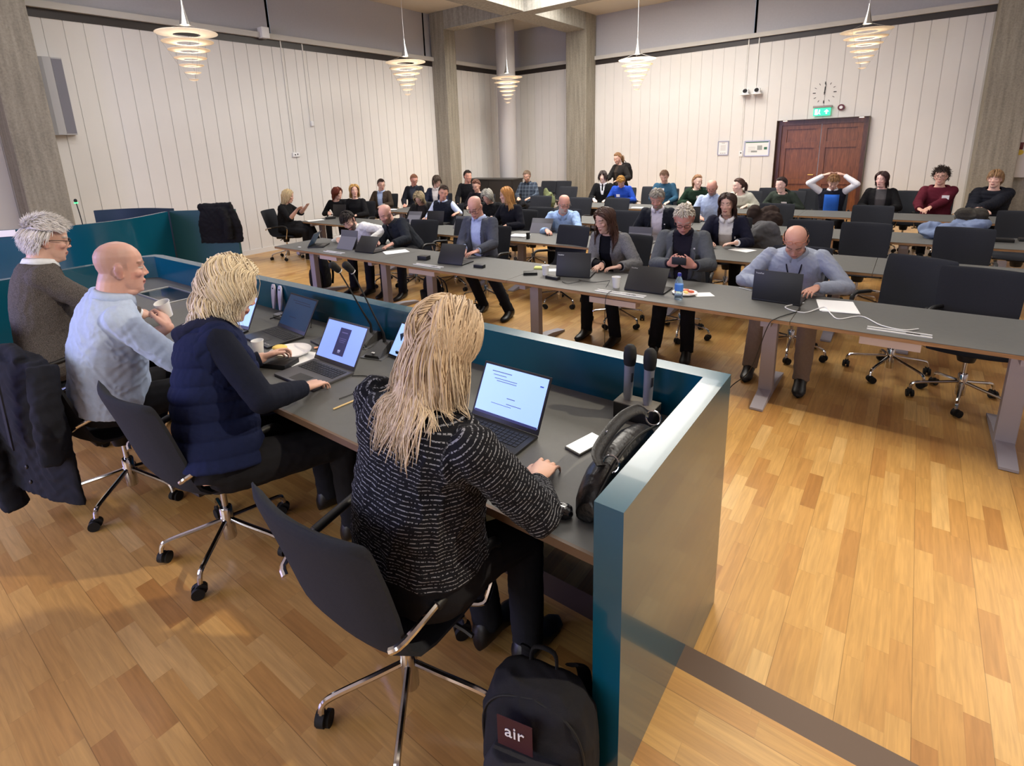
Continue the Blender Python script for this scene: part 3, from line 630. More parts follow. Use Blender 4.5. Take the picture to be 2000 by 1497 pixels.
def wrinkle(co, n, amp, sc=1.0, seed=0):
    r = np.random.default_rng(seed + 5); f = np.zeros(len(co))
    for k in range(5):
        a = r.normal(size=3); a /= np.linalg.norm(a); b = r.normal(size=3); b /= np.linalg.norm(b); w_ = (28 + 22 * k) * sc
        f += np.sin(co @ a * w_ + 2.2 * np.sin(co @ b * w_ * .45 + k) + k) / (1 + .5 * k)
    f = -np.abs(f) ** .8 * .7 + .6
    return co + n * (f * amp)[:, None]
# ---------------------------------------------------------------- hair
def hair(HM, s, style, col, parent, root, bvh=None, near=False, seed=1, tip=None, part=0.0, length=None):
    r = np.random.default_rng(seed); HMi = HM.inverted(); g0 = (HMi.to_3x3() @ V((0, 0, -1))).normalized()
    c0 = np.array(lin(col)); c1 = np.array(lin(tip or col)); EC = V((0, -.014, .030)); ER = V((.080, .100, .101))
    def isscalp(u):
        x, y, z = u
        if style == 'side': return (z < .25 and z > -.62 and y < .30 and not (y > -.1 and z < -.1))
        if y > .45: return z > .60 - (.08 if style in ('long', 'bob', 'shoulder', 'curly', 'mop') else 0)
        if y > .15: return z > .22 + .9 * (y - .15)
        if y > -.15: return z > -.02
        return z > -.62
    # scalp cap
    mb = MB(); mb.ell(EC * s, ER * s, n=44 if near else 30); me = mb.me('hair_cap', []); a = getv(me) / s
    u = (a - np.array(EC)) / np.array(ER); keep = [bool(isscalp(p)) for p in u]
    me.transform(HM); prune(me, keep)
    cc = np.tile(c0 * .8, (len(me.vertices), 1)); setcol(me, cc); me.polygons.foreach_set('use_smooth', [True] * len(me.polygons))
    L0 = length or dict(short=.028, side=.014, crop=.012, crew=.018, mop=.10, bob=.20, shoulder=.30, long=.42, curly=.09, wavy=.27, pony=.10, bun=.09, swept=.055)[style]
    N = {'side': 420, 'short': 500, 'crop': 420, 'crew': 420, 'curly': 500, 'mop': 420, 'bob': 420, 'shoulder': 420, 'long': 460, 'wavy': 460, 'pony': 340, 'bun': 340, 'swept': 460}[style]
    N = int(N * (6 if near else 1.7))
    W_ = (.0026 if near else .0062) * (1 if style in ('bob', 'shoulder', 'long', 'wavy', 'pony', 'bun') else .8)
    hb = MB(); cols = []
    tail = HM @ (V((0, -.105, .02)) * s) if style == 'pony' else None
    k = 0; tries = 0
    while k < N and tries < N * 12:
        tries += 1; v = r.normal(size=3); v /= np.linalg.norm(v)
        if not isscalp(v): continue
        if style == 'side' and r.random() < .1: continue
        k += 1; v = V(v); p = V((EC.x + ER.x * v.x, EC.y + ER.y * v.y, EC.z + ER.z * v.z)); nrm = V((v.x / ER.x, v.y / ER.y, v.z / ER.z)).normalized()
        off = r.random() * .009 + .001
        sd = 1 if (p.x - part) >= 0 else -1
        if style in ('short', 'crew', 'crop'): comb = V((.15 * sd, .55 if v.y > .2 else -.3, -.5))
        elif style == 'swept': comb = V((.55, .55, .1)) if v.z > .35 else V((0, -.35, -.9))
        elif style == 'side': comb = V((0, -.6, -.8))
        elif style in ('pony', 'bun'): comb = V((0, -1, .1)) if v.y > -.3 else V((0, -.2, .8 if v.z < 0 else -.2))
        elif style == 'curly': comb = V(r.normal(size=3))
        elif style == 'mop': comb = V((.25 * sd, .9 if v.y > -.1 else -.3, -.4))
        elif style in ('bob', 'shoulder', 'long', 'wavy'): comb = (V((.5 * sd, -1.0, .1)) if style == 'long' else V((1.0 * sd, -.35, -.15))) if v.z > .25 else V((.12 * sd, -.5, -1))
        else: comb = V((0, 0, -1))
        d = comb - nrm * comb.dot(nrm); d = d.normalized() if d.length > 1e-4 else V((0, 0, -1))
        L = L0 * (.75 + .45 * r.random()); 
        if style in ('pony', 'bun'): L = .11
        if style in ('long', 'shoulder', 'wavy', 'bob'): L = L + .06 * max(v.z, 0)
        n = {'short': 4, 'side': 3, 'crop': 3, 'crew': 3, 'swept': 7}.get(style, 12 if near else 8); ds = L / n; pts = [p + nrm * .002]; vol = off * (.35 if style == 'side' else 1.6 if style in ('wavy', 'bob', 'curly') else 1.0) + .004
        ph0 = 7 * p.x / .08 + 5 * p.y / .1 + r.random() * .5; ph = r.random() * 6.28; wa = .012 if style == 'wavy' else (.006 if style in ('long', 'shoulder') else .003)
        for i in range(n):
            tt = (i + 1) / n; q = (V(((p.x - EC.x) / ER.x, (p.y - EC.y) / ER.y, (p.z - EC.z) / ER.z)))
            gk = .30 if style not in ('short', 'crew', 'crop', 'side', 'curly', 'swept') else .05
            if style in ('pony', 'bun'): gk = 0; d = (d * .6 + (V((0, -.10, .02)) - p).normalized() * .5).normalized()
            d = (d + g0 * gk + V(r.normal(size=3)) * (.05 if style != 'curly' else .55)).normalized()
            if style in ('wavy', 'long', 'shoulder'): 
                d = (d + V((math.cos(ph0 + tt * 8), math.sin(ph0 + tt * 8), 0)) * (.30 if style == 'wavy' else .10)).normalized()
            if style in ('short', 'crew') and i == 0: d = (d + nrm * .22).normalized()
            if style == 'swept' and i == 0: d = (d + nrm * .45).normalized()
            p = p + d * ds
            e = V(((p.x - EC.x) / ER.x, (p.y - EC.y) / ER.y, (p.z - EC.z) / ER.z)); l = e.length; mn = 1 + vol / .09
            if l < mn:
                e = e * (mn / max(l, 1e-4)); p = V((EC.x + ER.x * e.x, EC.y + ER.y * e.y, EC.z + ER.z * e.z))
            if style in ('long', 'shoulder', 'wavy', 'bob') and p.z > -.05 and l > mn + .10:
                e = e * ((mn + .10) / l); p = V((EC.x + ER.x * e.x, EC.y + ER.y * e.y, EC.z + ER.z * e.z))
            if p.z < .02 and style in ('long', 'shoulder', 'wavy', 'bob') :   # keep clear of the face and neck
                if p.y > .02 and abs(p.x) < .068: p.x = .068 * (1 if p.x > 0 else -1)
                elif p.z < -.03 and math.hypot(p.x, p.y + .02) < .066 + vol:
                    f_ = (.066 + vol) / max(math.hypot(p.x, p.y + .02), 1e-3); p.x *= f_; p.y = (p.y + .02) * f_ - .02
            if style in ('long', 'shoulder', 'bob', 'wavy'):
                mxx = {'long': .090, 'shoulder': .094, 'bob': .096, 'wavy': .104}[style] + off * 1.2 + (.03 * tt if style == 'long' else 0)
                p.x = max(-mxx, min(mxx, p.x))
                if style == 'long' and p.z < .0: p.y = min(p.y, .085 - .07 * tt)
            if style == 'mop' and p.y > .03 and p.z < .035 and abs(p.x) < .05: p = p - d * ds; pts.append(p.copy()); break
            wp = HM @ (p * s)
            if bvh is not None and p.z < -.06:
                loc, nn, idx, dist = bvh.find_nearest(wp, .12)
                if loc is not None:
                    inside = (wp - loc).dot(nn) < 0
                    if (inside and dist < .06) or (not inside and dist < .005 + off * .5): wp = loc + nn * (.006 + off * .8); p = (HMi @ wp) / s
            pts.append(p.copy())
        W2 = [V(HM @ (q * s)) for q in pts]; m = len(W2); wd = W_ * s * (.7 + .6 * r.random())
        rad = [wd * (1 - .75 * (i / (m - 1)) ** 2) for i in range(m)]
        if m < 2: continue
        nv = len(hb.v); hb.tube(W2, rad, n=4, flat=.6, up=HM.to_3x3() @ nrm)
        shade = .80 + .38 * r.random(); mixp = r.random()
        for i in range(m):
            t_ = (i / (m - 1)); base = (c0 * (1 - t_ * mixp) + c1 * (t_ * mixp)) * shade
            cols += [base] * 4
        assert len(cols) == len(hb.v)
    if style in ('pony', 'bun'):
        if style == 'bun': 
            nv = len(hb.v); hb.ell(HM @ (V((0, -.125, .045)) * s), .034 * s, n=12); cols += [c0 * .9] * (len(hb.v) - nv)
        else:
            for j in range(26 if not near else 60):
                o_ = V(r.normal(size=3)) * .010; P = [V((0, -.108, .03)) + o_, V((0, -.135, .02)) + o_ * 1.4, V((0, -.145, -.03)) + o_ * 1.6, V((0, -.135, -.10)) + o_ * 1.3, V((0, -.128, -.15)) + o_ * .7]
                nv = len(hb.v); hb.tube([HM @ (q * s) for q in smoothpath(P, 2)], W_, n=4); cols += [c0 * (.7 + .5 * r.random())] * (len(hb.v) - nv)
    m2 = hb.me('hair', []); fixn(m2); m2.polygons.foreach_set('use_smooth', [True] * len(m2.polygons)); setcol(m2, np.array(cols))
    # join cap and locks
    bm = bmesh.new(); bm.from_mesh(m2); bm.from_mesh(me); bm.to_mesh(m2); bm.free()
    o = link(m2, 'hair', M_hair, parent, root); return o
def glasses(HM, s, parent, root, col=(30, 25, 25), up=0, thick=.0022, round_=False):
    mb = MB()
    for q in (-1, 1):
        P = []
        for k in range(16):
            a = 2 * PI * k / 16; ex = .021 * (abs(math.cos(a)) ** .6) * (1 if math.cos(a) > 0 else -1); ez = .0155 * (abs(math.sin(a)) ** (.6 if not round_ else 1)) * (1 if math.sin(a) > 0 else -1)
            P.append(V((q * .031 + ex, .102 - .004 * abs(q * .031 + ex) / .03, .003 + ez)))
        P.append(P[0]); mb.tube(P, thick, n=6)
        mb.tube([V((q * .052, .098, .009)), V((q * .073, .085, .012)), V((q * .0815, .01, .010)), V((q * .083, -.022, .0))], thick, n=6)
    mb.tube([V((-.010, .101, .006)), V((0, .104, .010)), V((.010, .101, .006))], thick, n=6)
    T = HM
    if up: T = HM @ Matrix.Translation((0, -.012 * s, up * s)) @ Matrix.Rotation(.35, 4, 'X')
    mb.v = [tuple(T @ (V(p) * s)) for p in mb.v]; me = mb.me('glasses', []); fixn(me); me.polygons.foreach_set('use_smooth', [True] * len(me.polygons))
    return link(me, 'glasses', mat('glasses_%d_%d_%d' % col, col, .3), parent, root)

def person(label, head, yaw=180, seat_z=.46, floor=0, hy=None, hp=10, hr=0, s=1.0, torso=None, skin=SKIN, female=False, fat=0.0, hairst=None, haircol=(90, 65, 45), tip=None,
           hlen=None, part=0, beard=None, shave=None, brow=None, lip=None, glass=None, gup=0, top=('shirt', (200, 210, 225)), under=None, vopen=(.075, .05, .45), trousers=(26, 26, 30), shoes=(20, 18, 18),
           hands=None, handpose=None, elbow=None, sleeve=1.0, legs='sit', vox=.0085, near=False, stand=False, collar=None, tie=None, badge=None, extra=None, seed=1, belly=0, wr=.004, pattern=None, c2=None,
           pelvis=None, knees=None, feet=None, watch=None, quilt=0, under_pattern=None, hood=False, lapel=True, skirt=False, hem=-.12, neck=.042, nr=None, sh_w=1.0, group=None):
    head = V(head); F = rot_ypr(yaw, 0) @ V((0, 1, 0)); Rt = rot_ypr(yaw, 0) @ V((1, 0, 0)); Z = V((0, 0, 1)); fl = V((0, 0, floor))
    hy = yaw if hy is None else hy
    HR = rot_ypr(hy, hp, hr); HM = Matrix.Translation(head) @ HR.to_4x4()
    HMi = HM.inverted(); nb = head + HR @ V((0, -.035, -.110)) * s + V((0, 0, -neck)) * s           # neck base
    Lt = .50 * s
    if stand: pz = floor + .93 * s; 
    else: pz = floor + seat_z + .10
    if pelvis is None:
        dz = min(nb.z - pz, Lt * .995); hz = math.sqrt(max(Lt * Lt - dz * dz, 0)); pel = V((nb.x, nb.y, pz)) - F * hz
        if nb.z - pz > Lt: pel.z = nb.z - Lt
    else: pel = V(pelvis)
    root = V((pel.x, pel.y, floor)); t = empty('person', root, 0, label, 'person', group or 'people in the council hall')
    U = (nb - pel).normalized(); L = (nb - pel).length; R_ = Rt; Fv = U.cross(R_) * 1.0
    if Fv.dot(F) < 0: Fv = -Fv
    R_ = Fv.cross(U).normalized(); 
    if R_.dot(Rt) < 0: R_ = -R_
    bend = .035 if not stand else .0
    def spine(q): return pel + U * (L * q) - Fv * (bend * math.sin(PI * min(max(q, 0), 1)))
    fw = (.93 if female else 1.0) * sh_w
    def torso_rings(inf, low=-.16, hi=1.0):
        T_ = [(-.17, .120, .095, 0), (-.10, .160, .125, 0), (0, .178, .132, .005), (.15, .168 if not female else .155, .122, .01), (.32, .155 if not female else .138, .115, .015), (.50, .168 if not female else .150, .125, .02), (.68, .182 if not female else .160, .122, .015 + (.012 if female else 0)), (.82, .185 * fw, .105, .0), (.92, .150 * fw, .085, -.008), (.985, .085, .068, -.008), (1.02, .062, .058, -.004)]
        R = []
        for q, w_, d, fo in T_:
            if q < low or q > hi: continue
            k = 1 + .28 * fat * math.exp(-((q - .25) / .4) ** 2); bl = belly * math.exp(-((q - .22) / .22) ** 2)
            c = spine(q) + Fv * (fo + bl * .5) * s; a = (w_ * k * s + inf); b = (d * (1 + .35 * fat * math.exp(-((q - .3) / .4) ** 2)) * s + inf + bl * .5 * s)
            ring = []
            for j in range(24):
                th = 2 * PI * j / 24; cx = math.cos(th); sy = math.sin(th); ex = .85
                ring.append(c + R_ * (a * math.copysign(abs(cx) ** ex, cx)) + Fv * (b * math.copysign(abs(sy) ** ex, sy)))
            R.append(ring)
        return R
    sh = [spine(.865) + R_ * (q * (.158 * fw * s + fat * .014)) - Fv * .005 for q in (-1, 1)]
    hands = hands or [None, None]
    defh = [head + F * .25 * s + R_ * (q * .12 * s) for q in (-1, 1)]
    H = []; EL = []
    for i, q in enumerate((-1, 1)):
        tg = hands[i]
        if tg is None: tg = V((pel.x, pel.y, 0)) + F * .36 * s + R_ * q * .14 * s; tg.z = (.74 if floor == 0 else floor + .76) + .02
        tg = V(tg); pole = R_ * (q * .75) - Z * .9 - F * .25
        if elbow and elbow[i] is not None: pole = V(elbow[i])
        e, wp = ik(sh[i], tg, .285 * s, .255 * s, pole); H.append(wp); EL.append(e)
    # ---- legs
    hip = [pel + Rt * (q * .088 * s) + F * .02 for q in (-1, 1)]; kn = []; an = []; ft = []
    for i, q in enumerate((-1, 1)):
        if stand: k_ = hip[i] + V((0, 0, -.43 * s)) + F * .03; a_ = V((k_.x, k_.y, floor + .085)) - F * .03; fdir = F
        else:
            k_ = hip[i] + F * .42 * s + Rt * (q * .06) - Z * .03
            if knees: k_ = V(knees[i])
            a_ = V((k_.x, k_.y, floor + .09)) + F * .02
            if feet: a_ = V(feet[i])
            if not knees and feet: k_, a_ = ik(hip[i], a_, .43 * s, .43 * s, F * 1.0 + Z * .8)
            fdir = F
        kn.append(k_); an.append(a_); ft.append(fdir)
    # ---- body: one continuous skin
    mb = MB(); head_prims(mb, HM, s, 1.0 if not female else .9, max(fat, 0), female, spine(.96), .047 if female else (nr or .058))
    mb.rings(torso_rings(-.012))
    vhand = vox
    for i, q in enumerate((-1, 1)):
        mb.cap(sh[i], EL[i], .048 * s, .040 * s); mb.cap(EL[i], lerp(EL[i], H[i], .35), .040 * s, .041 * s); mb.cap(lerp(EL[i], H[i], .35), H[i], .041 * s, .0255 * s)
        hpz = (handpose or [None, None])[i] or {}
        fd = hpz.get('d'); fd = V(fd) if fd is not None else (F * .9 - R_ * q * .35 - Z * .12)
        nn_ = V(hpz.get('n', (0, 0, 1))); xh = fd.normalized().cross(nn_).normalized(); side = hpz.get('side'); 
        if side is None: side = 1 if (xh.dot(-R_ * q) > 0) else -1
        hand(mb, H[i], fd, nn_, side, s * (.93 if female else 1.0), hpz.get('curl', 28), hpz.get('spread', 1), point=hpz.get('point', False))
        mb.cap(hip[i], kn[i], .078 * s, .056 * s); mb.cap(kn[i], lerp(kn[i], an[i], .3), .052 * s, .055 * s); mb.cap(lerp(kn[i], an[i], .3), an[i], .055 * s, .036 * s)
        mb.cap(an[i] + V((0, 0, -.02)), an[i] + ft[i] * .09 + V((0, 0, -.055)), .030 * s, .020 * s)
    me = remesh(mb, vox, 2 if vox > .006 else 3, .4)
    co = getv(me); setcol(me, paint_head(co, HMi, s, skin, brow or tuple(x * .7 for x in haircol), lip, beard, shave, far=vox > .0055)); link(me, 'body', M_skin, t, root)
    # ---- trousers
    mb = MB(); 
    mb.rings(torso_rings(-.004, hi=max(.06, hem + .12)))
    for i in (0, 1):
        mb.cap(hip[i], kn[i], .095 * s, .070 * s); mb.cap(kn[i], lerp(kn[i], an[i], .5), .068 * s, .060 * s); mb.tube([lerp(kn[i], an[i], .45), an[i] + V((0, 0, -.022))], [.062 * s, .056 * s], n=14)
    if skirt: mb.tube([pel, lerp(hip[0], hip[1], .5) + F * .25, lerp(kn[0], kn[1], .5), lerp(kn[0], kn[1], .5) + V((0, 0, -.2)) + F * .04], [.17, .17, .15, .17], n=18)
    me = remesh(mb, max(vox, .009), 3); co = getv(me); setv(me, wrinkle(co, getn(me), .004, .8, seed)); link(me, 'trousers' if not skirt else 'skirt', cloth(trousers), t, root)
    for i in (0, 1):
        mb = MB(); A_ = an[i]; fd = ft[i]; rr = fd.cross(Z).normalized(); R = []
        for dy, w_, z1 in ((-.065, .022, .07), (-.05, .038, .115), (-.01, .044, .13), (.04, .040, .105), (.09, .044, .06), (.14, .044, .048), (.175, .034, .04), (.195, .012, .028)):
            c = A_ + fd * (dy * s); zb = A_.z - .085
            R.append([V((c.x, c.y, 0)) + rr * (w_ * s * math.cos(a)) + V((0, 0, zb + max(0, .5 * z1 + .5 * z1 * (1 if math.sin(a) > 0 else .999) * math.sin(a)))) for a in [2 * PI * k / 12 for k in range(12)]])
        mb.rings(R); me = mb.me('shoe', []); fixn(me); me.polygons.foreach_set('use_smooth', [True] * len(me.polygons)); link(me, 'shoe', mat('leather_%d_%d_%d' % shoes, shoes, .45), t, root)
    # ---- garments
    def along(me):
        co = getv(me); best = np.full(len(co), 9e9); val = np.zeros(len(co)); segs = [(pel - U * .1, nb, 0)] + [(sh[i], EL[i], 2) for i in (0, 1)] + [(EL[i], H[i], 2.285) for i in (0, 1)]
        for k, (a, b, off) in enumerate(segs):
            a = np.array(a); d = np.array(b) - a; Ls = np.linalg.norm(d); tt = np.clip((co - a) @ d / Ls ** 2, 0, 1); dist = np.linalg.norm(co - a - tt[:, None] * d, axis=1) - (.11 if k == 0 else .0)
            m = dist < best; best[m] = dist[m]; val[m] = off + ((co - a) @ d / Ls)[m]
        setf(me, 'along', val); return val
    def garment(name, inf, m, sl, low=-.14, V_=None, wrk=wr, quilt=0, armless=False):
        mb = MB(); mb.rings(torso_rings(inf, low=low))
        for i in (0, 1):
            if armless: mb.ell(sh[i] - R_ * ((-1, 1)[i] * .035), .062 * s + inf * .6, n=14); continue
            mb.cap(sh[i], EL[i], .056 * s + inf * .8, .048 * s + inf * .7, n=16)
            if sl > .5: 
                e2 = lerp(EL[i], H[i], (sl - .5) * 2 * .97); mb.tube([EL[i], lerp(EL[i], e2, .5), e2], [.048 * s + inf * .8, .044 * s + inf * .7, .034 * s + inf * .7], n=16); mb.ell(EL[i], .048 * s + inf * .8, n=14)
            elif sl == .5: e2 = lerp(EL[i], H[i], .12); mb.tube([EL[i], e2], [.056 * s + inf, .058 * s + inf], n=16)
        if hood: mb.tube(smoothpath([spine(.93) + R_ * .085 + Fv * .05, spine(.97) + R_ * .105 - Fv * .03, spine(.96) - Fv * .105, spine(.97) - R_ * .105 - Fv * .03, spine(.93) - R_ * .085 + Fv * .05], 4), [.028] * 4 + [.036] * 9 + [.028] * 4, n=10)
        me = remesh(mb, max(vox, .0055), 3 if vox > .006 else 4, .5); val = along(me); co = getv(me); n = getn(me)
        co2 = wrinkle(co, n, wrk, 1.0, seed)
        if quilt:
            co2 = co + n * ((.010 * np.abs(np.sin(val * PI / quilt)) ** .55 - .004)[:, None]) + (wrinkle(co, n, .0015, 2.5, seed) - co)
        setv(me, co2)
        keep = np.ones(len(co), bool)
        # neck opening
        nbv = np.array(spine(1.0)); rel = co - nbv; ht = rel @ np.array(U); keep &= ~((ht > -.004) & (np.linalg.norm(rel - ht[:, None] * np.array(U), axis=1) < .2) & (ht < .08) & (np.linalg.norm(rel, axis=1) < .085))
        if V_:
            wt_, wb_, qb = V_; rel = co - np.array(pel); q = rel @ np.array(U) / L; x = rel @ np.array(R_); y = (co - np.array(pel)) @ np.array(Fv)
            tt = np.clip((q - qb) / (1 - qb), 0, 1); wid = wb_ + (wt_ - wb_) * tt; yc = y > .03
            keep &= ~((np.abs(x) < wid * s) & (q > qb) & yc & (np.abs(x) < .14))
        if not keep.all(): prune(me, keep)
        return link(me, name, m, t, root)
    kind, col = top
    bvhs = None
    tm = cloth(col, pattern, c2=c2)
    if under:
        uk, uc = under; garment('shirt' if uk != 'tee' else 'tshirt', .004, cloth(uc, under_pattern), sleeve if kind == 'vest' else 1.0, low=-.08, wrk=.002, armless=False)
    if kind in ('blazer', 'jacket', 'cardigan', 'coat'): g = garment(kind if kind != 'coat' else 'coat', .020, tm, .97, low=-.18, V_=vopen)
    elif kind == 'vest': g = garment('vest', .026, tm, 0, low=hem - .03, armless=True, quilt=quilt)
    elif kind == 'puffer': g = garment('jacket', .034, tm, .97, low=-.14, quilt=quilt or .05)
    else: g = garment({'shirt': 'shirt', 'sweater': 'sweater', 'hoodie': 'hoodie', 'dress': 'dress', 'blouse': 'blouse'}[kind], {'shirt': .012, 'sweater': .016, 'hoodie': .022, 'blouse': .014}.get(kind, .008) , tm, sleeve, low=hem)
    gb = g
    gme = g.data; vs = [v.co + root for v in gme.vertices]; bv = BVHTree.FromPolygons(vs, [tuple(p.vertices) for p in gme.polygons])
    # lapels
    if kind in ('blazer', 'coat') and lapel:
        wt_, wb_, qb = vopen
        for q in (-1, 1):
            mb = MB(); R = []
            for i in range(9):
                tt = i / 8; qq = lerp(qb, .95, tt); wv = (wb_ + (wt_ - wb_) * tt) * s; lw = .055 * math.sin(PI * min(1, tt * 1.15 + .05)) ** .6 + .006
                if tt > .8: lw *= .75
                row = []
                for k in range(4):
                    x = wv - .004 + lw * s * k / 3; o_ = spine(qq) + R_ * (q * x) + Fv * .4; hit = bv.ray_cast(o_, -Fv, .6); p = hit[0] if hit[0] is not None else spine(qq) + R_ * (q * x) + Fv * .12
                    row.append(p + Fv * (.004 + .002 * (k == 1)))
                R.append(row)
            fs = []; vs2 = [p for r_ in R for p in r_]
            for i in range(8):
                for k in range(3): fs.append((i * 4 + k, i * 4 + k + 1, (i + 1) * 4 + k + 1, (i + 1) * 4 + k))
            mb.add(vs2, fs); me = mb.me('lapel', []); fixn(me); me.polygons.foreach_set('use_smooth', [True] * len(me.polygons)); o = link(me, 'lapel', tm, t, root); o.modifiers.new('th', 'SOLIDIFY').thickness = .004
    # collar
    cc = collar if collar is not None else (under[1] if under and under[0] == 'shirt' else (col if kind == 'shirt' else None))
    if cc:
        mb = MB(); R = []; N = 22; nc = spine(1.0); hu = (U * .55 + (head - nb).normalized() * .45).normalized()
        for k in range(N + 1):
            a = PI / 2 + .22 + (2 * PI - .44) * k / N; dr = R_ * math.cos(a) + Fv * math.sin(a); rr = .070 * s * (1 + .06 * fat); fr = abs(math.cos((a - PI / 2) / 2)) ** 6
            up = .030 - .012 * fr; base = nc + dr * rr - hu * .006 - Fv * .004
            R.append([base, base + hu * up * s - dr * .004, base + hu * up * .7 * s + dr * .010, base - hu * (.012 + (.035 if not under else .018) * fr) * s + dr * (.020 + .012 * fr)])
        mb.rings(R, close=False, cap=False); me = mb.me('collar', []); fixn(me); me.polygons.foreach_set('use_smooth', [True] * len(me.polygons)); o = link(me, 'collar', cloth(cc), t, root); o.modifiers.new('th', 'SOLIDIFY').thickness = .003
    def on_front(u, q, lift=.004):
        o_ = spine(q) + R_ * u + Fv * .4; hit = bv.ray_cast(o_, -Fv, .6)
        return (hit[0] + Fv * lift) if hit[0] is not None else spine(q) + R_ * u + Fv * .13
    if tie:
        mb = MB(); P = [spine(lerp(.99, .45, i / 6)) + Fv * (.075 + .055 * min(1, i / 3)) * s for i in range(7)]; mb.tube(P, [.012, .016, .018, .021, .024, .027, .02], n=8, flat=.3, up=Fv); me = mb.me('tie', []); fixn(me); link(me, 'tie', cloth(tie), t, root)
    if badge:
        u, q, bw, bh, bc = badge; q += .15 if bw > .05 else 0; p = on_front(u, q, .014); nn = Fv; mb = MB(); T = frame(p, -R_ if True else R_, None, nn)
        mb.box((0, 0, 0), (bw, bh, .002), T=T); me = mb.me('name_badge', []); fixn(me); link(me, 'name_badge', mat('badge_white', (238, 238, 242), .6) if bc is None else mat('badge_%d_%d_%d' % bc, bc, .5), t, root)
    if watch is not None:
        i = watch; c = lerp(EL[i], H[i], .93); d = (H[i] - EL[i]).normalized(); mb = MB(); a = d.orthogonal().normalized(); b = d.cross(a); mb.tube([c + (a * math.cos(x) + b * math.sin(x)) * .030 * s for x in [2 * PI * k / 16 for k in range(17)]], .004, n=6)
        up_ = (Z - d * d.z).normalized(); mb.ell(c + up_ * .031 * s, .012, n=10); me = mb.me('wristwatch', []); fixn(me); link(me, 'wristwatch', mat('watch', (150, 150, 150), .3, metal=.6), t, root)
    if kind == 'vest' or near: pass
    if hairst: hair(HM, s, hairst, haircol, t, root, bv if hairst in ('long', 'shoulder', 'wavy', 'bob') else None, near, seed, tip, part, hlen)
    if glass: glasses(HM, s, t, root, glass if isinstance(glass, tuple) else (30, 26, 28), gup, round_=False)
    info = dict(t=t, root=root, H=H, EL=EL, sh=sh, U=U, F=Fv, R=R_, spine=spine, HM=HM, nb=nb, bv=bv, on=on_front, pel=pel, L=L)
    return info
def addpart(info, name, mb, m, smooth=True):
    me = mb.me(name, []); fixn(me)
    if smooth: smooth_by_angle(me, 45)
    return link(me, name, m, info['t'], info['root'])
def lanyard(info, col, badge=True, u=.0, q=.35):
    mb = MB(); on = info['on']; P = [info['spine'](1.02) + info['R'] * -.065, on(-.055, .85, .004), on(-.025, .6, .004), on(0, q, .005), on(.025, .6, .004), on(.055, .85, .004), info['spine'](1.02) + info['R'] * .065]
    mb.tube(smoothpath(P, 5), .005, n=6, flat=.4, up=info['F']); addpart(info, 'lanyard', mb, cloth(col))
    if badge: mb = MB(); mb.box((0, 0, 0), (.055, .085, .003), T=frame(on(0, q - .09, .008), -info['R'], None, info['F'])); addpart(info, 'name_card', mb, mat('card', (190, 200, 215), .4), False)
# ================================================================ WHO SITS WHERE
def seat(info, yaw, label, z=0.0, back=.06, group=None, dx=0):
    F = rot_ypr(yaw, 0) @ V((0, 1, 0)); p = info['pel'] - F * back; return chair(p.x + dx, p.y, yaw, label, group, z)
NAVY = (24, 28, 44); BLK = (20, 20, 23); GREY = (78, 82, 92)
def chair_at(x, y, yaw, label, z=0, back=0): return chair(x, y, yaw, label, None, z)
# ---- on the dais (backs to the camera, facing the hall)
D1 = person('white-haired person with glasses in dark grey tweed jacket, leftmost at the desk', (-4.34, .96, 1.52), yaw=-8, hy=-12, hp=12, floor=ZD, s=1.1, hairst='swept', haircol=(226, 222, 222), tip=(240, 238, 236), hlen=.055, brow=(150, 145, 140),
    glass=(25, 20, 20), top=('blazer', (62, 58, 56)), under=('shirt', (222, 226, 232)), vopen=(.07, .02, .5), pattern='tweed', vox=.006, near=True, hands=[(-4.45, 1.32, .93), (-4.0, 1.36, .93)], seat_z=.50, seed=3, fat=.25, neck=.012, nr=.064, pelvis=(-4.34, .82, ZD + .62))
chair_at(-4.40, .84, 0, 'swivel chair with black armrests under the white-haired person at the desk', ZD, .0)
D2 = person('bald person in pale blue shirt with rolled sleeves holding a white cup at the desk', (-3.13, .955, 1.47), yaw=-6, hy=-14, hp=6, floor=ZD, s=1.1, skin=(206, 156, 140), shave=(128, 112, 116), haircol=(110, 80, 60), beard=None, brow=(120, 80, 60),
    top=('shirt', (176, 192, 220)), sleeve=.5, vox=.005, near=True, hands=[(-3.08, 1.10, 1.12), (-2.74, 1.26, .945)], elbow=[(-.4, .1, -1), (.5, -.3, -.9)], handpose=[dict(d=(-.55, .1, .35), n=(.6, .6, .35), curl=62, spread=.3), dict(d=(.1, 1, -.05))], seed=5, fat=.6, belly=.02, wr=.006, neck=.008, nr=.066, hem=-.02, pelvis=(-3.23, .80, ZD + .64))
chair_at(-3.36, .86, 2, 'swivel chair under the bald person in blue shirt, a dark jacket hung over its back', ZD, .0)
D3 = person('person with short wavy blonde hair in navy quilted vest typing on a silver laptop', (-2.36, 1.12, 1.42), yaw=-14, hy=-30, hp=26, floor=ZD, s=1.12, hem=-.02, female=True, haircol=(218, 200, 168), tip=(244, 236, 220), hairst='wavy', hlen=.19,
    top=('vest', (22, 30, 62)), under=('sweater', (20, 24, 38)), quilt=.075, vox=.005, near=True, hands=[(-2.64, 1.36, .95), (-2.11, 1.26, .95)], handpose=[dict(d=(.1, .9, .05), n=(-.6, 0, .8), curl=45), dict(d=(-.25, .95, -.12), n=(0, .1, 1), curl=34)], elbow=[None, (.9, -.4, -.5)], seed=8, fat=.35, pelvis=(-2.28, .92, ZD + .57))
chair_at(-2.45, .97, 3, 'swivel chair seen from behind under the person in navy quilted vest', ZD, .0)
on3 = D3
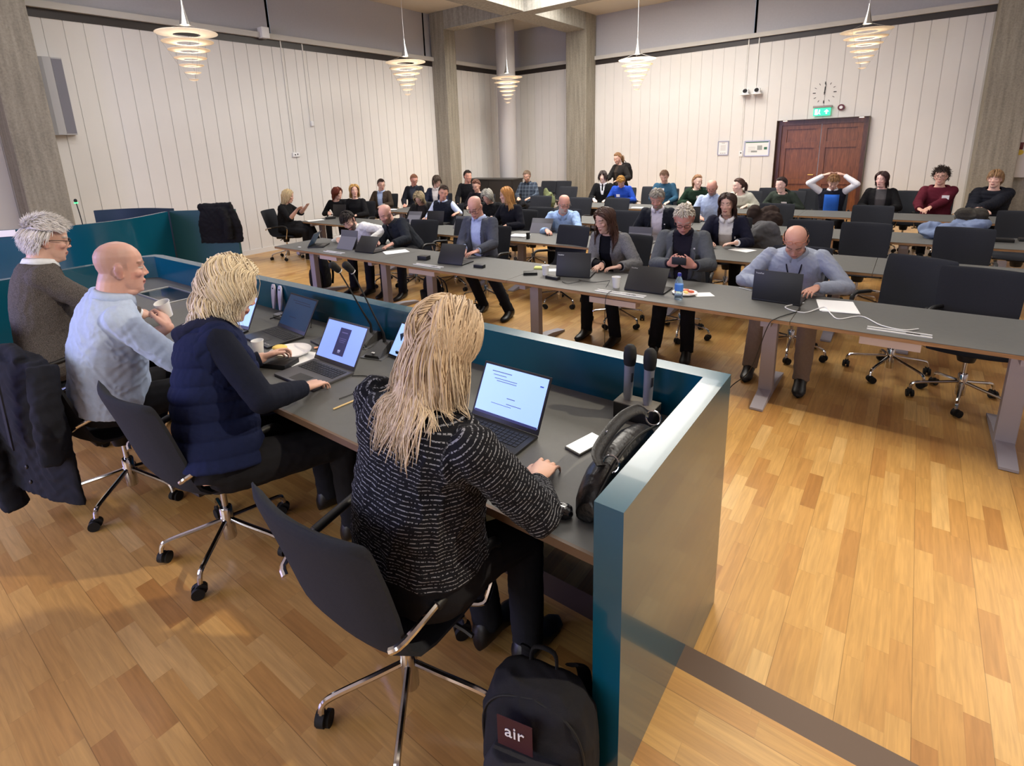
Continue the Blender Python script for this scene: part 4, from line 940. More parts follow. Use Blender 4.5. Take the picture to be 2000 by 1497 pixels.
mb = MB(); sp_ = D3['spine']; R3, F3, U3 = D3['R'], D3['F'], D3['U']
mb.tube(smoothpath([sp_(.97) + R3 * .07 + F3 * .06, sp_(.99) + R3 * .10 - F3 * .02, sp_(.93) - F3 * .125, sp_(.99) - R3 * .10 - F3 * .02, sp_(.97) - R3 * .07 + F3 * .06], 5), [.026] * 5 + [.042] * 11 + [.026] * 5, n=12, flat=1.0)
me = remesh(mb, .008, 3); setv(me, wrinkle(getv(me), getn(me), .006, 1.2, 4)); link(me, 'hood', cloth((30, 34, 56)), D3['t'], D3['root'])
D4 = person('person with long straight blonde hair in black pinstriped blouse, nearest the camera at the desk', (-1.03, 1.08, 1.44), yaw=-2, hy=4, hp=34, floor=ZD, s=1.05, female=True, haircol=(190, 166, 138), tip=(230, 214, 188), hairst='long', hlen=.30, part=.0,
    top=('blouse', (20, 21, 27)), pattern='stripe', c2=(130, 132, 140), vox=.005, near=True, hands=[(-1.25, 1.30, .945), (-.875, 1.31, .925)], handpose=[dict(d=(.15, .95, -.1), curl=30), dict(d=(-.12, .98, -.02), n=(.12, 0, 1), curl=32)], elbow=[(-.9, -.3, -.7), (1.0, -.45, -.45)], seed=12, fat=1.0, sleeve=.90, hem=.10, sh_w=1.18, pelvis=(-1.08, .96, ZD + .62), knees=[(-1.22, 1.34, .66), (-.95, 1.34, .66)], feet=[(-1.1, 1.30, .22), (-.93, 1.32, .22)], wr=.007)
chair_at(-1.18, .96, 2, 'swivel chair in the foreground seen from behind, under the person in pinstriped blouse', ZD, .0)
# ---- first row
def row(lab, head, yaw, clab=None, **k):
    k.setdefault('vox', .0085); I = person(lab, head, yaw=yaw, **k)
    if clab: seat(I, yaw, clab)
    return I
A1 = row('bearded person in white shirt leaning on folded arms in the front row', (-6.38, 4.86, 1.02), 188, 'charcoal chair under the bearded person in white shirt', hy=214, hp=34, hr=22, s=1.12, hairst='mop', hlen=.05, haircol=(36, 28, 26), beard=(40, 30, 28), top=('shirt', (226, 226, 224)), hands=[(-5.95, 4.86, .77), (-6.50, 4.74, .77)], handpose=[dict(d=(-.9, -.2, -.1)), dict(d=(.9, -.1, -.1))], elbow=[(.9, 0, -.4), (-.9, 0, -.4)], vox=.007, pelvis=(-6.20, 5.30, .60), fat=.5, wr=.006)
A2 = row('bald person with beard in dark jacket bent over a laptop in the front row', (-5.76, 5.02, 1.13), 190, 'charcoal chair under the bald bearded person in dark jacket', hy=186, hp=28, s=1.06, skin=(214, 158, 140), shave=(180, 140, 125), beard=(110, 80, 66), haircol=(90, 70, 60), top=('jacket', (34, 38, 46)), under=('shirt', (40, 42, 46)), vopen=(.05, .02, .3), hands=[(-5.40, 4.78, .78), (-5.74, 4.82, .775)], vox=.007, pelvis=(-5.64, 5.36, .60), fat=.35)
A3 = row('bald person with glasses in slate blazer and light blue shirt typing in the front row', (-4.24, 5.14, 1.27), 190, 'charcoal chair under the bald person in slate blazer', hy=192, hp=30, s=1.08, skin=(214, 156, 138), shave=(190, 150, 135), haircol=(130, 100, 80), glass=(40, 25, 28), top=('blazer', (74, 78, 90)), under=('shirt', (176, 190, 226)), vopen=(.07, .055, .10), hands=[(-4.00, 4.86, .79), (-4.22, 4.88, .78)], handpose=[dict(d=(-.3, -1, -.1)), dict(d=(.1, -1, -.1))], vox=.006, watch=0, feet=[(-3.62, 4.95, .09), (-4.05, 5.0, .09)], seed=21)
A4 = row('person with long brown hair in grey cardigan typing in the front row', (-2.50, 5.13, 1.20), 176, 'charcoal chair under the long-haired person in grey cardigan', hy=162, hp=16, s=1.05, female=True, hairst='shoulder', hlen=.34, haircol=(64, 42, 34), tip=(86, 56, 44), top=('cardigan', (86, 86, 88)), pattern='tweed', under=('tee', (18, 19, 26)), vopen=(.06, .06, -.1), hands=[(-2.22, 4.90, .78), (-2.42, 4.92, .775)], handpose=[dict(d=(-.75, -.6, -.1)), dict(d=(-.1, -1, -.1))], vox=.006, fat=.2, feet=[(-2.20, 4.80, .09), (-2.55, 4.85, .09)], seed=22)
lanyard(A4, (60, 80, 130))
A5 = row('white-haired person with glasses in grey blazer and dark polo holding a phone', (-1.70, 5.20, 1.24), 192, 'charcoal chair under the white-haired person in grey blazer', hy=196, hp=34, s=1.08, skin=(212, 146, 128), hairst='short', hlen=.022, haircol=(200, 192, 178), brow=(170, 160, 150), glass=(60, 30, 32), top=('blazer', (82, 86, 92)), under=('tee', (34, 32, 44)), collar=(34, 32, 44), vopen=(.085, .055, .12), hands=[(-1.50, 4.92, .86), (-1.72, 4.92, .86)], handpose=[dict(d=(-.5, -.5, .5), n=(.5, -.6, 0), curl=60), dict(d=(.5, -.5, .5), n=(-.5, -.6, 0), curl=60)], vox=.006, fat=.3, feet=[(-1.48, 4.78, .09), (-1.78, 4.76, .09)], badge=(-.115, .74, .014, .014, (220, 220, 225)), seed=23)
A6 = row('balding person with glasses pushed up in grey-blue shirt and lanyard bending over a laptop', (-.72, 5.05, 1.12), 184, 'charcoal chair under the balding person in grey-blue shirt', hy=184, hp=46, s=1.1, skin=(208, 150, 128), hairst='side', haircol=(70, 58, 52), brow=(60, 45, 40), glass=(190, 120, 90), gup=.062, top=('shirt', (150, 158, 176)), hands=[(-.52, 4.90, .785), (-.90, 4.86, .785)], handpose=[dict(d=(-.35, -1, -.1)), dict(d=(.3, -1, -.1))], elbow=[(.9, .1, -.6), (-.9, .1, -.6)], trousers=(142, 126, 114), shoes=(30, 28, 30), vox=.006, fat=.75, belly=.06, sh_w=1.06, feet=[(-.53, 4.66, .09), (-.93, 4.74, .09)], knees=[(-.54, 4.80, .54), (-.90, 4.82, .54)], pelvis=(-.73, 5.36, .60), wr=.006, seed=24)
lanyard(A6, (30, 30, 44), False, q=.5)
# ---- second row
def lo(*a, **k): k.setdefault('vox', .010); return row(*a, **k)
WL = person('person with pale blonde bob in black dress seated sideways by the left wall, hands raised', (-9.45, 5.86, 1.21), yaw=300, hy=318, hp=14, female=True, hairst='bob', hlen=.20, haircol=(190, 168, 126), tip=(206, 190, 160), top=('dress', BLK), sleeve=.5, hands=[(-9.12, 6.0, 1.0), (-9.10, 5.80, .98)], handpose=[dict(d=(.7, -.1, .5), n=(-.5, 0, .8), curl=12), dict(d=(.75, .1, .4), n=(-.5, 0, .8), curl=12)], elbow=[(-.2, .3, -1), (-.2, -.3, -1)], skirt=True, seed=30, vox=.008, fat=.25)
lo('red-haired person looking away at the wall end of the second row', (-9.62, 7.12, 1.14), 215, 'black chair under the red-haired person', hy=290, hp=10, female=True, hairst='bob', hlen=.14, haircol=(92, 38, 26), tip=(120, 56, 34), top=('dress', BLK), seed=31)
lo('person with blonde bob in black top looking up, beside the red-haired person', (-8.90, 7.0, 1.22), 205, 'black chair under the blonde person in black top', hy=238, hp=-6, female=True, hairst='bob', hlen=.19, haircol=(186, 146, 84), tip=(212, 180, 120), top=('sweater', BLK), seed=32)
lo('person with grey-blonde bob and white name badge looking down in the second row', (-7.2, 7.12, 1.10), 205, 'black chair under the person with grey-blonde bob', hy=202, hp=38, female=True, hairst='bob', hlen=.18, haircol=(150, 134, 104), tip=(186, 172, 140), glass=(120, 110, 100), top=('cardigan', (34, 33, 34)), under=('tee', (48, 46, 46)), vopen=(.07, .05, 0), badge=(.06, .6, .085, .055, None), seed=33, fat=.3)
lo('smiling person with short dark hair in navy vest and pale blue sleeves', (-6.62, 7.16, 1.21), 200, 'black chair under the smiling person in navy vest', hy=226, hp=12, hr=-10, hairst='crew', haircol=(62, 46, 38), skin=(212, 152, 128), top=('vest', (24, 28, 40)), under=('shirt', (176, 188, 214)), hands=[(-6.15, 7.0, .9), (-6.7, 6.8, .80)], seed=34, fat=.15)
lo('person with silver-grey bob in black turtleneck looking down', (-5.72, 7.28, 1.15), 195, 'black chair under the person with silver-grey bob', hy=196, hp=40, female=True, hairst='bob', hlen=.13, haircol=(158, 156, 146), tip=(196, 194, 184), top=('sweater', BLK), seed=35)
lo('person with long strawberry blonde hair in black, turned to the left neighbour', (-5.02, 6.86, 1.24), 176, 'black chair under the person with strawberry blonde hair', hy=128, hp=8, female=True, hairst='shoulder', hlen=.27, haircol=(170, 118, 62), tip=(204, 160, 100), top=('sweater', (20, 21, 30)), hands=[(-4.85, 6.6, .8), (-5.2, 6.7, .9)], seed=36, vox=.008)
lo('bald person with grey goatee and glasses in light blue shirt, second row', (-4.0, 6.9, 1.13), 206, 'charcoal chair under the goateed person in light blue shirt', hy=226, hp=20, s=1.05, skin=(212, 150, 130), shave=(190, 150, 135), beard=(176, 166, 158), haircol=(150, 140, 130), glass=(60, 50, 50), top=('shirt', (150, 178, 220)), fat=.6, belly=.05, hands=[(-3.66, 6.62, .78), (-4.12, 6.6, .78)], seed=37, vox=.008, wr=.006)
lo('grey-haired bearded person in dark navy jacket and pale open shirt, second row', (-2.74, 7.22, 1.20), 192, 'charcoal chair under the grey-haired person in navy jacket', hy=190, hp=26, s=1.05, skin=(208, 150, 132), hairst='short', hlen=.045, haircol=(158, 152, 142), beard=(150, 142, 132), top=('blazer', (26, 29, 38)), under=('shirt', (206, 204, 216)), vopen=(.075, .055, .1), badge=(-.11, .66, .016, .016, (225, 225, 230)), seed=38, vox=.008)
B9 = lo('person with shoulder-length dark brown hair in navy blazer over white blouse', (-1.75, 6.90, 1.20), 188, 'charcoal chair under the person in navy blazer and white blouse', hy=182, hp=4, s=1.05, female=True, hairst='shoulder', hlen=.22, haircol=(56, 38, 34), tip=(74, 50, 42), top=('blazer', (26, 27, 44)), under=('shirt', (232, 232, 236)), vopen=(.075, .055, 0), fat=.55, hands=[(-1.55, 6.62, .79), (-1.86, 6.60, .79)], handpose=[dict(d=(-.8, -.4, -.1)), dict(d=(.6, -.7, -.1))], watch=0, badge=(-.11, .62, .014, .03, (230, 230, 234)), seed=39, vox=.008)
# ---- third row
lo('short-haired person with glasses in brown blazer and blue shirt by the left wall', (-9.8, 8.5, 1.21), 205, 'black chair under the person in brown blazer', hy=248, hp=12, hairst='crew', haircol=(64, 46, 40), glass=(70, 25, 30), top=('blazer', (62, 52, 44)), under=('shirt', (168, 186, 220)), vopen=(.07, .05, .2), seed=40, fat=.3)
lo('person with cropped thinning hair and glasses in dark suit, third row', (-9.12, 8.9, 1.29), 205, 'black chair under the person in dark suit with cropped hair', hy=240, hp=20, hairst='crop', haircol=(150, 104, 80), glass=(50, 40, 40), skin=(206, 144, 124), top=('blazer', (28, 30, 38)), under=('shirt', (60, 64, 76)), seed=41)
lo('person with collar-length brown hair in dark blue suit before the corner pillar', (-8.42, 8.92, 1.27), 205, 'black chair under the person in dark blue suit by the pillar', hy=256, hp=10, hairst='mop', hlen=.12, haircol=(66, 52, 42), glass=(40, 30, 30), top=('blazer', (30, 34, 52)), under=('shirt', (214, 208, 206)), seed=42)
lo('person with short dark quiff in black sweater, right of the corner pillar', (-7.88, 9.36, 1.35), 200, 'black chair under the person in black sweater', hy=250, hp=4, hairst='crew', haircol=(44, 32, 28), skin=(206, 146, 122), top=('sweater', BLK), seed=43)
lo('person with auburn hair tied back looking down, third row', (-7.3, 8.92, 1.18), 200, 'black chair under the auburn-haired person', hy=196, hp=24, female=True, hairst='pony', haircol=(92, 56, 42), top=('sweater', (30, 28, 34)), seed=44)
lo('grey-haired bearded person with glasses in dark plaid shirt before the round column', (-7.34, 10.9, 1.25), 195, 'black chair under the person in plaid shirt', hy=196, hp=16, hairst='short', haircol=(128, 108, 90), beard=(120, 104, 90), glass=(40, 30, 30), top=('shirt', (44, 52, 66)), pattern='plaid', c2=(92, 104, 118), fat=.5, belly=.04, seed=45)
lo('bald person with glasses in pale blue shirt looking down, third row', (-2.56, 9.12, 1.20), 190, 'black chair under the bald person in pale blue shirt', hy=188, hp=30, skin=(214, 154, 134), shave=(185, 140, 125), beard=(140, 120, 108), haircol=(110, 80, 66), glass=(60, 40, 40), top=('shirt', (168, 184, 214)), fat=.35, seed=46)
# ---- fourth row, students
def stu(lab, head, yaw, clab, **k): k.setdefault('s', .98); k.setdefault('vox', .009); return row(lab, head, yaw, clab, **k)
stu('youth with dark page-boy hair in black suit, white shirt and black tie', (-5.44, 11.07, 1.24), 196, 'black chair under the youth in black suit and tie', hy=194, hp=0, skin=(232, 196, 182), hairst='mop', hlen=.15, haircol=(46, 34, 34), top=('blazer', (18, 19, 22)), under=('shirt', (226, 228, 236)), vopen=(.06, .02, .55), tie=(16, 16, 20), seed=50)
I = stu('blond youth in bright blue sweatshirt with white badge looking down', (-4.98, 11.0, 1.13), 194, 'black chair under the youth in bright blue sweatshirt', hy=196, hp=44, hairst='short', hlen=.035, haircol=(166, 124, 62), top=('sweater', (34, 70, 168)), badge=(.055, .50, .075, .06, None), seed=51)
stu('youth with short brown hair in teal nordic sweater looking down', (-4.04, 11.0, 1.24), 192, 'black chair under the youth in nordic sweater', hy=190, hp=24, hairst='short', haircol=(112, 84, 66), skin=(222, 176, 156), top=('sweater', (44, 78, 102)), badge=(.02, .62, .06, .05, None), seed=52)
stu('youth with tied-back light brown hair in dark green hoodie with white badge', (-3.36, 11.0, 1.15), 195, 'black chair under the youth in dark green hoodie', hy=232, hp=6, female=True, hairst='pony', haircol=(142, 104, 74), skin=(228, 186, 168), top=('hoodie', (28, 48, 36)), hood=True, badge=(-.05, .62, .075, .06, None), seed=53)
stu('youth with dark ponytail in cream hoodie facing left', (-2.52, 10.6, 1.11), 180, 'black chair under the youth in cream hoodie', hy=128, hp=6, female=True, hairst='pony', haircol=(74, 52, 46), skin=(232, 190, 174), top=('hoodie', (196, 196, 184)), hood=True, seed=54)
stu('youth with dark bun in dark green-grey fleece with white badge', (-1.86, 10.8, 1.12), 175, 'black chair under the youth in dark green-grey fleece', hy=150, hp=8, female=True, hairst='bun', haircol=(52, 38, 38), skin=(228, 186, 174), top=('hoodie', (50, 58, 52)), hood=True, badge=(-.06, .60, .09, .055, None), seed=55, fat=.3)
I = stu('youth in blue-fronted sweater holding both hands on the head before the door', (-1.08, 10.92, 1.16), 186, 'black chair under the youth with hands on head', hy=186, hp=30, hairst='short', hlen=.045, haircol=(136, 100, 66), top=('vest', (28, 30, 42)), under=('shirt', (226, 226, 232)), hands=[(-.94, 10.98, 1.28), (-1.24, 10.98, 1.28)], handpose=[dict(d=(-.7, .1, .35), n=(.35, 0, .9), curl=30), dict(d=(.7, .1, .35), n=(-.35, 0, .9), curl=30)], elbow=[(1, -.5, .25), (-1, -.5, .25)], seed=56)
mb = MB(); on = I['on']; Rr = []
for i in range(7):
    q = lerp(.12, .86, i / 6); Rr.append([on(x, q, .004) for x in (-.11, -.06, 0, .06, .11)])
mb.rings(Rr, close=False, cap=False); o = addpart(I, 'front_panel', mb, cloth((44, 96, 190))); o.modifiers.new('th', 'SOLIDIFY').thickness = .003
I = stu('person with shoulder-length dark hair in open black jacket over grey print top', (-.42, 11.02, 1.21), 180, 'black chair under the person in open black jacket', hy=160, hp=4, female=True, hairst='shoulder', hlen=.17, haircol=(54, 34, 34), skin=(230, 182, 172), top=('jacket', (24, 24, 26)), under=('tee', (74, 72, 74)), vopen=(.07, .07, 0), fat=.65, badge=(-.075, .60, .07, .055, None), seed=57)
mb = MB(); on = I['on']
mb.rings([[on(x * (1 - .12 * i), lerp(.30, .52, i / 3), -.012) for x in (-.06, -.02, .02, .06)] for i in range(4)], close=False, cap=False); o = addpart(I, 'shirt_print', mb, cloth((150, 56, 60)))
stu('youth with curly dark hair and glasses in maroon hoodie with white badge', (.33, 11.12, 1.25), 184, 'black chair under the youth in maroon hoodie', hy=172, hp=2, s=1.03, hairst='curly', hlen=.07, haircol=(50, 38, 34), skin=(214, 164, 144), glass=(30, 25, 25), top=('hoodie', (84, 26, 40)), hood=True, hands=[(.22, 10.72, .78), (.12, 10.70, .78)], badge=(-.07, .60, .09, .065, None), seed=58, sh_w=1.05)
stu('youth with wavy light brown hair in black puffer jacket at the right end', (.96, 11.08, 1.22), 180, 'black chair under the youth in black puffer jacket', hy=164, hp=2, s=1.03, hairst='mop', hlen=.08, haircol=(132, 100, 70), tip=(160, 128, 90), skin=(226, 178, 160), top=('puffer', (28, 30, 38)), hood=True, hands=[(.78, 10.70, .80), (.86, 10.72, .80)], quilt=.055, seed=59)
stand_ = person('standing person with light brown hair in dark clothes by the back wall', (-5.62, 12.2, 1.58), yaw=160, hy=158, hp=18, female=True, stand=True, hairst='pony', haircol=(142, 106, 74), top=('jacket', (34, 32, 32)), under=('tee', (60, 52, 46)), vopen=(.05, .03, .1), hands=[(-5.45, 11.95, 1.1), (-5.78, 11.95, 1.1)], vox=.010, seed=60)
# ================================================================ THINGS ON TABLES, WALLS AND FLOOR
def thing1(name, mb, m, label, cat, loc=(0, 0, 0), rz=0, group=None, smooth=True):
    o = mb.build(name, m, None, smooth, loc, (0, 0, rz)); return tag(o, label, cat, group)
M_screen_blue = mat('screen_blue', (120, 150, 230), .3, emit=(140, 165, 245), es=1.1)
M_screen_dim = mat('screen_dim', (28, 52, 74), .3, emit=(24, 48, 70), es=.5)
M_screen_pale = mat('screen_pale', (150, 180, 235), .3, emit=(150, 185, 250), es=1.2)
M_ink = mat('screen_ink', (66, 70, 120), .4, emit=(60, 62, 110), es=.3); M_ink2 = mat('screen_white', (200, 205, 240), .4, emit=(190, 195, 240), es=.9)
M_key = mat('key_black', (26, 26, 28), .5); M_keyg = mat('key_grey', (96, 98, 104), .5)
M_lap = mat('laptop_black', (24, 24, 26), .45); M_lapg = mat('laptop_grey', (92, 92, 96), .4, metal=.4); M_space = mat('tablet_grey', (88, 88, 94), .6)
def laptop(label, x, y, z, yaw, w=.33, d=.23, ang=65, lid=None, body=None, screen=None, near=False, ui=None, mark=True, h=None, keyc=None, group=None):
    "x, y: middle of the hinge; yaw: direction from user to screen"
    t = empty('laptop', (x, y, z), math.radians(yaw), label, 'laptop', group or 'laptops on the tables'); body = body or M_lap; lid = lid or M_lap; h = h or d * .98
    mb = MB(); mb.box((0, -d / 2, .008), (w, d, .013), bev=.004); mb.build('laptop_base', body, t)
    kb = MB(); kx, ky = (13, 5) if near else (1, 1)
    if near:
        for j in range(ky):
            for i in range(kx): kb.box((-w * .43 + w * .86 * (i + .5) / kx, -.035 - j * .0185, .0158), (w * .86 / kx * .84, .0155, .002))
    else: kb.box((0, -.08, .015), (w * .86, .09, .0016))
    kb.build('keyboard', keyc or M_key, t, False)
    mb = MB(); mb.box((0, -d * .8, .0149), (w * .33, d * .28, .0008)); mb.build('touchpad', mat('touchpad', (44, 44, 46), .35), t, False)
    a = math.radians(ang); T = Matrix.Translation((0, -.002, .016)) @ Matrix.Rotation(a - PI / 2 if False else 0, 4, 'X')
    # lid plane: goes from hinge backwards-up
    up = V((0, math.cos(a), math.sin(a))); nrm = V((0, -math.sin(a), math.cos(a)))
    T = Matrix(((1, 0, 0, 0), (0, up.y, nrm.y, 0), (0, up.z, nrm.z, .014), (0, 0, 0, 1)))
    mb = MB(); mb.box((0, h / 2, 0), (w, h, .006), T=T, bev=.0025); ld = mb.build('laptop_lid', lid, t)
    mb = MB(); mb.box((0, h / 2 + .006, .0034), (w * .94, h * .86, .0008), T=T); sc_ = mb.build('screen', screen or M_screen_dim, ld, False)
    if ui:
        for nm, items, mt in ui:
            mb = MB()
            for (u, v, ww, hh) in items: mb.box((u * w, v * h, .0041), (ww * w, hh * h, .0004), T=T)
            mb.build(nm, mt, ld, False)
    if mark: text('lid_mark', 'ThinkPad', .016, mat('mark_silver', (190, 190, 192), .3, metal=.5), ld, T @ Matrix.Translation((w * .38, h * .88, -.0034)) @ Matrix.Rotation(PI, 4, 'Y') @ Matrix.Rotation(.0, 4, 'Z'), .0004) if not near else None
    if near and mark: text('palm_rest_mark', 'ThinkPad', .019, mat('mark_silver', (190, 190, 192), .3, metal=.5), t, Matrix.Translation((w * .33, -d * .90, .0152)) @ Matrix.Rotation(.3 * 0, 4, 'Z'), .0004)
    return t
ZT = .72; ZK = .884
page = [('page_lines', [(-.20, .86, .3, .012), (-.22, .80, .2, .010), (-.12, .74, .34, .010), (-.10, .70, .3, .010), (.02, .44, .12, .012), (.08, .34, .22, .010), (-.1, .30, .3, .008)], M_ink), ('task_bar', [(0, .095, .93, .045)], mat('taskbar_navy', (36, 40, 90), .4, emit=(36, 40, 96), es=.5)), ('page_button', [(.40, .80, .05, .022)], mat('button_blue', (50, 80, 170), .4, emit=(50, 80, 180), es=.6))]
laptop('black laptop with bright page on screen in front of the person in pinstriped blouse', -1.205, 1.58, ZK, 0, .335, .235, 61, screen=M_screen_pale, near=True, ui=page)
dlg = [('dialog_panel', [(.02, .53, .26, .62)], M_ink), ('dialog_text', [(.02, .74, .14, .022), (.02, .60, .17, .012), (.02, .56, .15, .012), (.02, .52, .12, .010)], mat('dialog_text_lilac', (120, 116, 170), .4, emit=(124, 120, 180), es=.6)), ('dialog_button', [(.02, .31, .06, .07)], M_ink2)]
laptop('silver-grey laptop with lilac login window, used by the person in navy quilted vest', -2.335, 1.585, ZK, 0, .345, .245, 58, lid=M_lapg, body=M_lapg, screen=M_screen_blue, near=True, ui=dlg, mark=False, keyc=M_key)
laptop('black laptop with dim dark blue screen, second from the microphones', -3.05, 1.785, ZK, -4, .34, .24, 58, screen=M_screen_dim, near=True, ui=[('page_lines', [(0, .82, .6, .02), (.08, .76, .55, .02), (-.1, .36, .24, .02)], mat('dim_ink', (18, 34, 52), .4))], mark=True)
laptop('open laptop with pale blue screen behind the blonde head of the vest wearer', -3.47, 1.62, ZK, 8, .33, .23, 60, screen=M_screen_pale, near=True)
# tablet on stand
def tablet(label, x, y, z, yaw, w=.28, h=.20, ang=62, screen=None, back=None, kick=True, case=True):
    t = empty('tablet', (x, y, z), math.radians(yaw), label, 'tablet', 'tablets on the tables'); a = math.radians(ang); up = V((0, math.cos(a), math.sin(a))); nrm = V((0, -math.sin(a), math.cos(a)))
    T = Matrix(((1, 0, 0, 0), (0, up.y, nrm.y, 0), (0, up.z, nrm.z, .008), (0, 0, 0, 1))); mb = MB(); mb.box((0, h / 2, 0), (w, h, .008), T=T, bev=.003); mb.build('tablet_body', back or M_space, t)
    mb = MB(); mb.box((0, h / 2, .0044), (w * .93, h * .9, .0008), T=T); mb.build('screen', screen or M_screen_dim, t, False)
    if kick:
        top = T @ V((0, h * .62, -.005)); mb = MB(); b = V((0, top.y + .10, 0)); mb.rings([[V((q * w * .48, p.y, p.z)) + o for q in (-1, 1)] + [V((q * w * .48, p.y, p.z + .004)) + o for q in (1, -1)] for p, o in ((top, V()), (b, V()))]); mb.build('kickstand', mat('tablet_cover', (110, 110, 118), .7), t, False)
    if case: mb = MB(); mb.box((0, -.10, .004), (w, .19, .006), bev=.002); mb.build('keyboard_cover', M_lap, t)
    return t
tb = tablet('tablet with light blue screen standing left of the long blonde hair', -2.10, 1.84, ZK, -6, .20, .20, 55, M_screen_pale, M_lap, False, False)
mb = MB()
for u, v, ww, hh in ((.04, .14, .03, .02), (.03, .10, .035, .025), (-.04, .12, .006, .05), (-.02, .03, .04, .018), (.05, .03, .04, .018)):
    mb.box((u, v * math.cos(.96) - .006, v * math.sin(.96) + .012), (ww, hh * .5, hh * .8))
mb.build('screen_icons', mat('icon_black', (14, 18, 24), .4), tb, False)
# gooseneck microphones
def mic(label, bx, by, hx, hy_, hz, yaw, z=ZK):
    t = empty('gooseneck_microphone', (bx, by, z), math.radians(yaw), label, 'microphone', 'gooseneck microphones on the council desk'); Ri = Matrix.Rotation(-math.radians(yaw), 3, 'Z')
    mb = MB(); mb.rings([[V((-.07, -.10, zz)), V((.07, -.10, zz)), V((.07, .09, zz)), V((-.07, .09, zz))] for zz in (0, .006)]); mb.build('base_plate', M_alu, t, False)
    mb = MB(); mb.rings([[V((-w_, y, .006)), V((w_, y, .006)), V((w_ * .8, y, h_)), V((-w_ * .8, y, h_))] for y, w_, h_ in ((-.09, .052, .02), (-.02, .048, .038), (.05, .046, .06), (.085, .046, .05))]); bd = mb.build('microphone_base', mat('mic_grey', (52, 52, 54), .5), t, False)
    mb = MB(); mb.box((0, -.035, .041), (.026, .026, .003), T=Matrix.Rotation(.28, 4, 'X') @ Matrix.Translation((0, .0, -.004))); mb.build('talk_button', mat('button_red_ring', (190, 50, 55), .4, emit=(190, 40, 45), es=.4), bd, False)
    mb = MB(); mb.box((0, -.075, .031), (.018, .012, .004)); mb.build('small_button', M_white, bd, False)
    e = Ri @ V((hx - bx, hy_ - by, hz - z)); b = V((0, .04, .055)); mb = MB(); mb.tube([b, b + V((0, 0, .05)), lerp(b, e, .3) + V((0, 0, .03)), lerp(b, e, .65) + V((0, 0, .02)), e], [.010, .007, .0048, .0042, .0042], n=8); mb.build('gooseneck', M_black, t)
    d = (e - b).normalized(); dd = (d + V((0, -.6, 0))).normalized(); mb = MB(); mb.cap(e, e + dd * .045, .019, .022, n=16); mb.build('microphone_head', M_matte, t); mb = MB(); mb.tube([e - dd * .016, e + dd * .003], .016, n=14); mb.build('light_ring', mat('ring_light', (215, 215, 220), .3), t); return t
mic('left gooseneck microphone behind the silver laptop', -2.47, 1.93, -2.53, 1.82, 1.35, 10)
mic('right gooseneck microphone beside the light blue tablet', -2.27, 1.86, -2.37, 1.79, 1.37, 14)
# podium microphone with green light
t = empty('podium_microphone', (-7.56, 2.02, 1.3), 0, 'thin podium microphone with a green light on the curved teal wall', 'microphone'); mb = MB(); mb.tube([(0, 0, 0), (-.02, 0, .12), (-.06, 0, .25)], .006, n=8); mb.build('gooseneck', M_black, t); mb = MB(); mb.ell((-.065, 0, .27), (.018, .018, .022)); mb.build('microphone_head', M_matte, t); mb = MB(); mb.lathe([(.02, .238), (.02, .25)], 14, c=(-.062, 0, 0)); mb.build('light_ring', mat('green_light', (60, 230, 120), .4, emit=(60, 240, 120), es=3), t)
def cup(label, x, y, z, r=.033, h=.09, cat='cup', group=None, tilt=None):
    t = empty('paper_cup', (x, y, z), 0, label, cat, group or 'white cups on the tables'); mb = MB(); mb.lathe([(r * .72, 0), (r * .74, .004), (r, h), (r * 1.05, h), (r * 1.05, h - .004), (r * .95, h - .004), (r * .70, .006)], 24); o = mb.build('cup_body', M_white, t)
    if tilt: t.rotation_euler = tilt
    return t
cup('white paper cup standing left of the plate with bread', -2.86, 1.46, ZK)
cup('white paper cup raised in the hand of the bald person in blue shirt', -3.20, 1.15, 1.15, .038, .09, tilt=(.25, .12, 0))
def plate(label, x, y, z, r=.10):
    mb = MB(); mb.lathe([(r * .6, .003), (r * .7, .004), (r, .016), (r * 1.02, .018), (r, .011), (r * .7, 0)], 36); return thing1('paper_plate', mb, mat('plate_white', (236, 236, 238), .5), label, 'plate', (x, y, z))
plate('white plate with bread beside the silver laptop', -2.70, 1.56, ZK + .012, .115)
mb = MB()
for q in range(2): mb.ell((.0 + .03 * q, -.01 * q, .012 + .012 * q), (.05, .036, .010), n=14)
me = remesh(mb, .004, 2); o = bpy.data.objects.new('bread_slice', me); COL.objects.link(o); o.location = (-2.76, 1.53, ZK + .03); me.materials.append(mat('bread_yellow', (238, 206, 112), .8)); tag(o, 'yellow cheese bread slice on the white plate by the silver laptop', 'bread')
def box1(name, label, cat, x, y, z, d, m, yaw=0, bev=.004, group=None):
    mb = MB(); mb.box((0, 0, d[2] / 2), d, bev=bev); return thing1(name, mb, m, label, cat, (x, y, z), math.radians(yaw), group)
box1('tissue_pack', 'black case under the plate, held by the vest wearer', 'case', -2.62, 1.44, ZK, (.17, .12, .028), M_black, 20)
def sheet(label, x, y, z, w, d, yaw, n=1, m=None, name='paper_sheet'):
    mb = MB()
    for i in range(n): mb.box((.004 * math.sin(i * 2.1), .004 * math.cos(i * 3.3), .0008 + i * .0014), (w, d, .0011), T=Matrix.Rotation(.03 * math.sin(i * 1.7), 4, 'Z'))
    return thing1(name, mb, m or M_paper, label, 'paper', (x, y, z), math.radians(yaw), smooth=False)
sheet('white sheet on the desk between plate and silver laptop', -2.56, 1.56, ZK, .16, .21, 12)
sheet('small white sheet behind the plate at the silver laptop', -2.54, 1.70, ZK, .12, .10, -20)
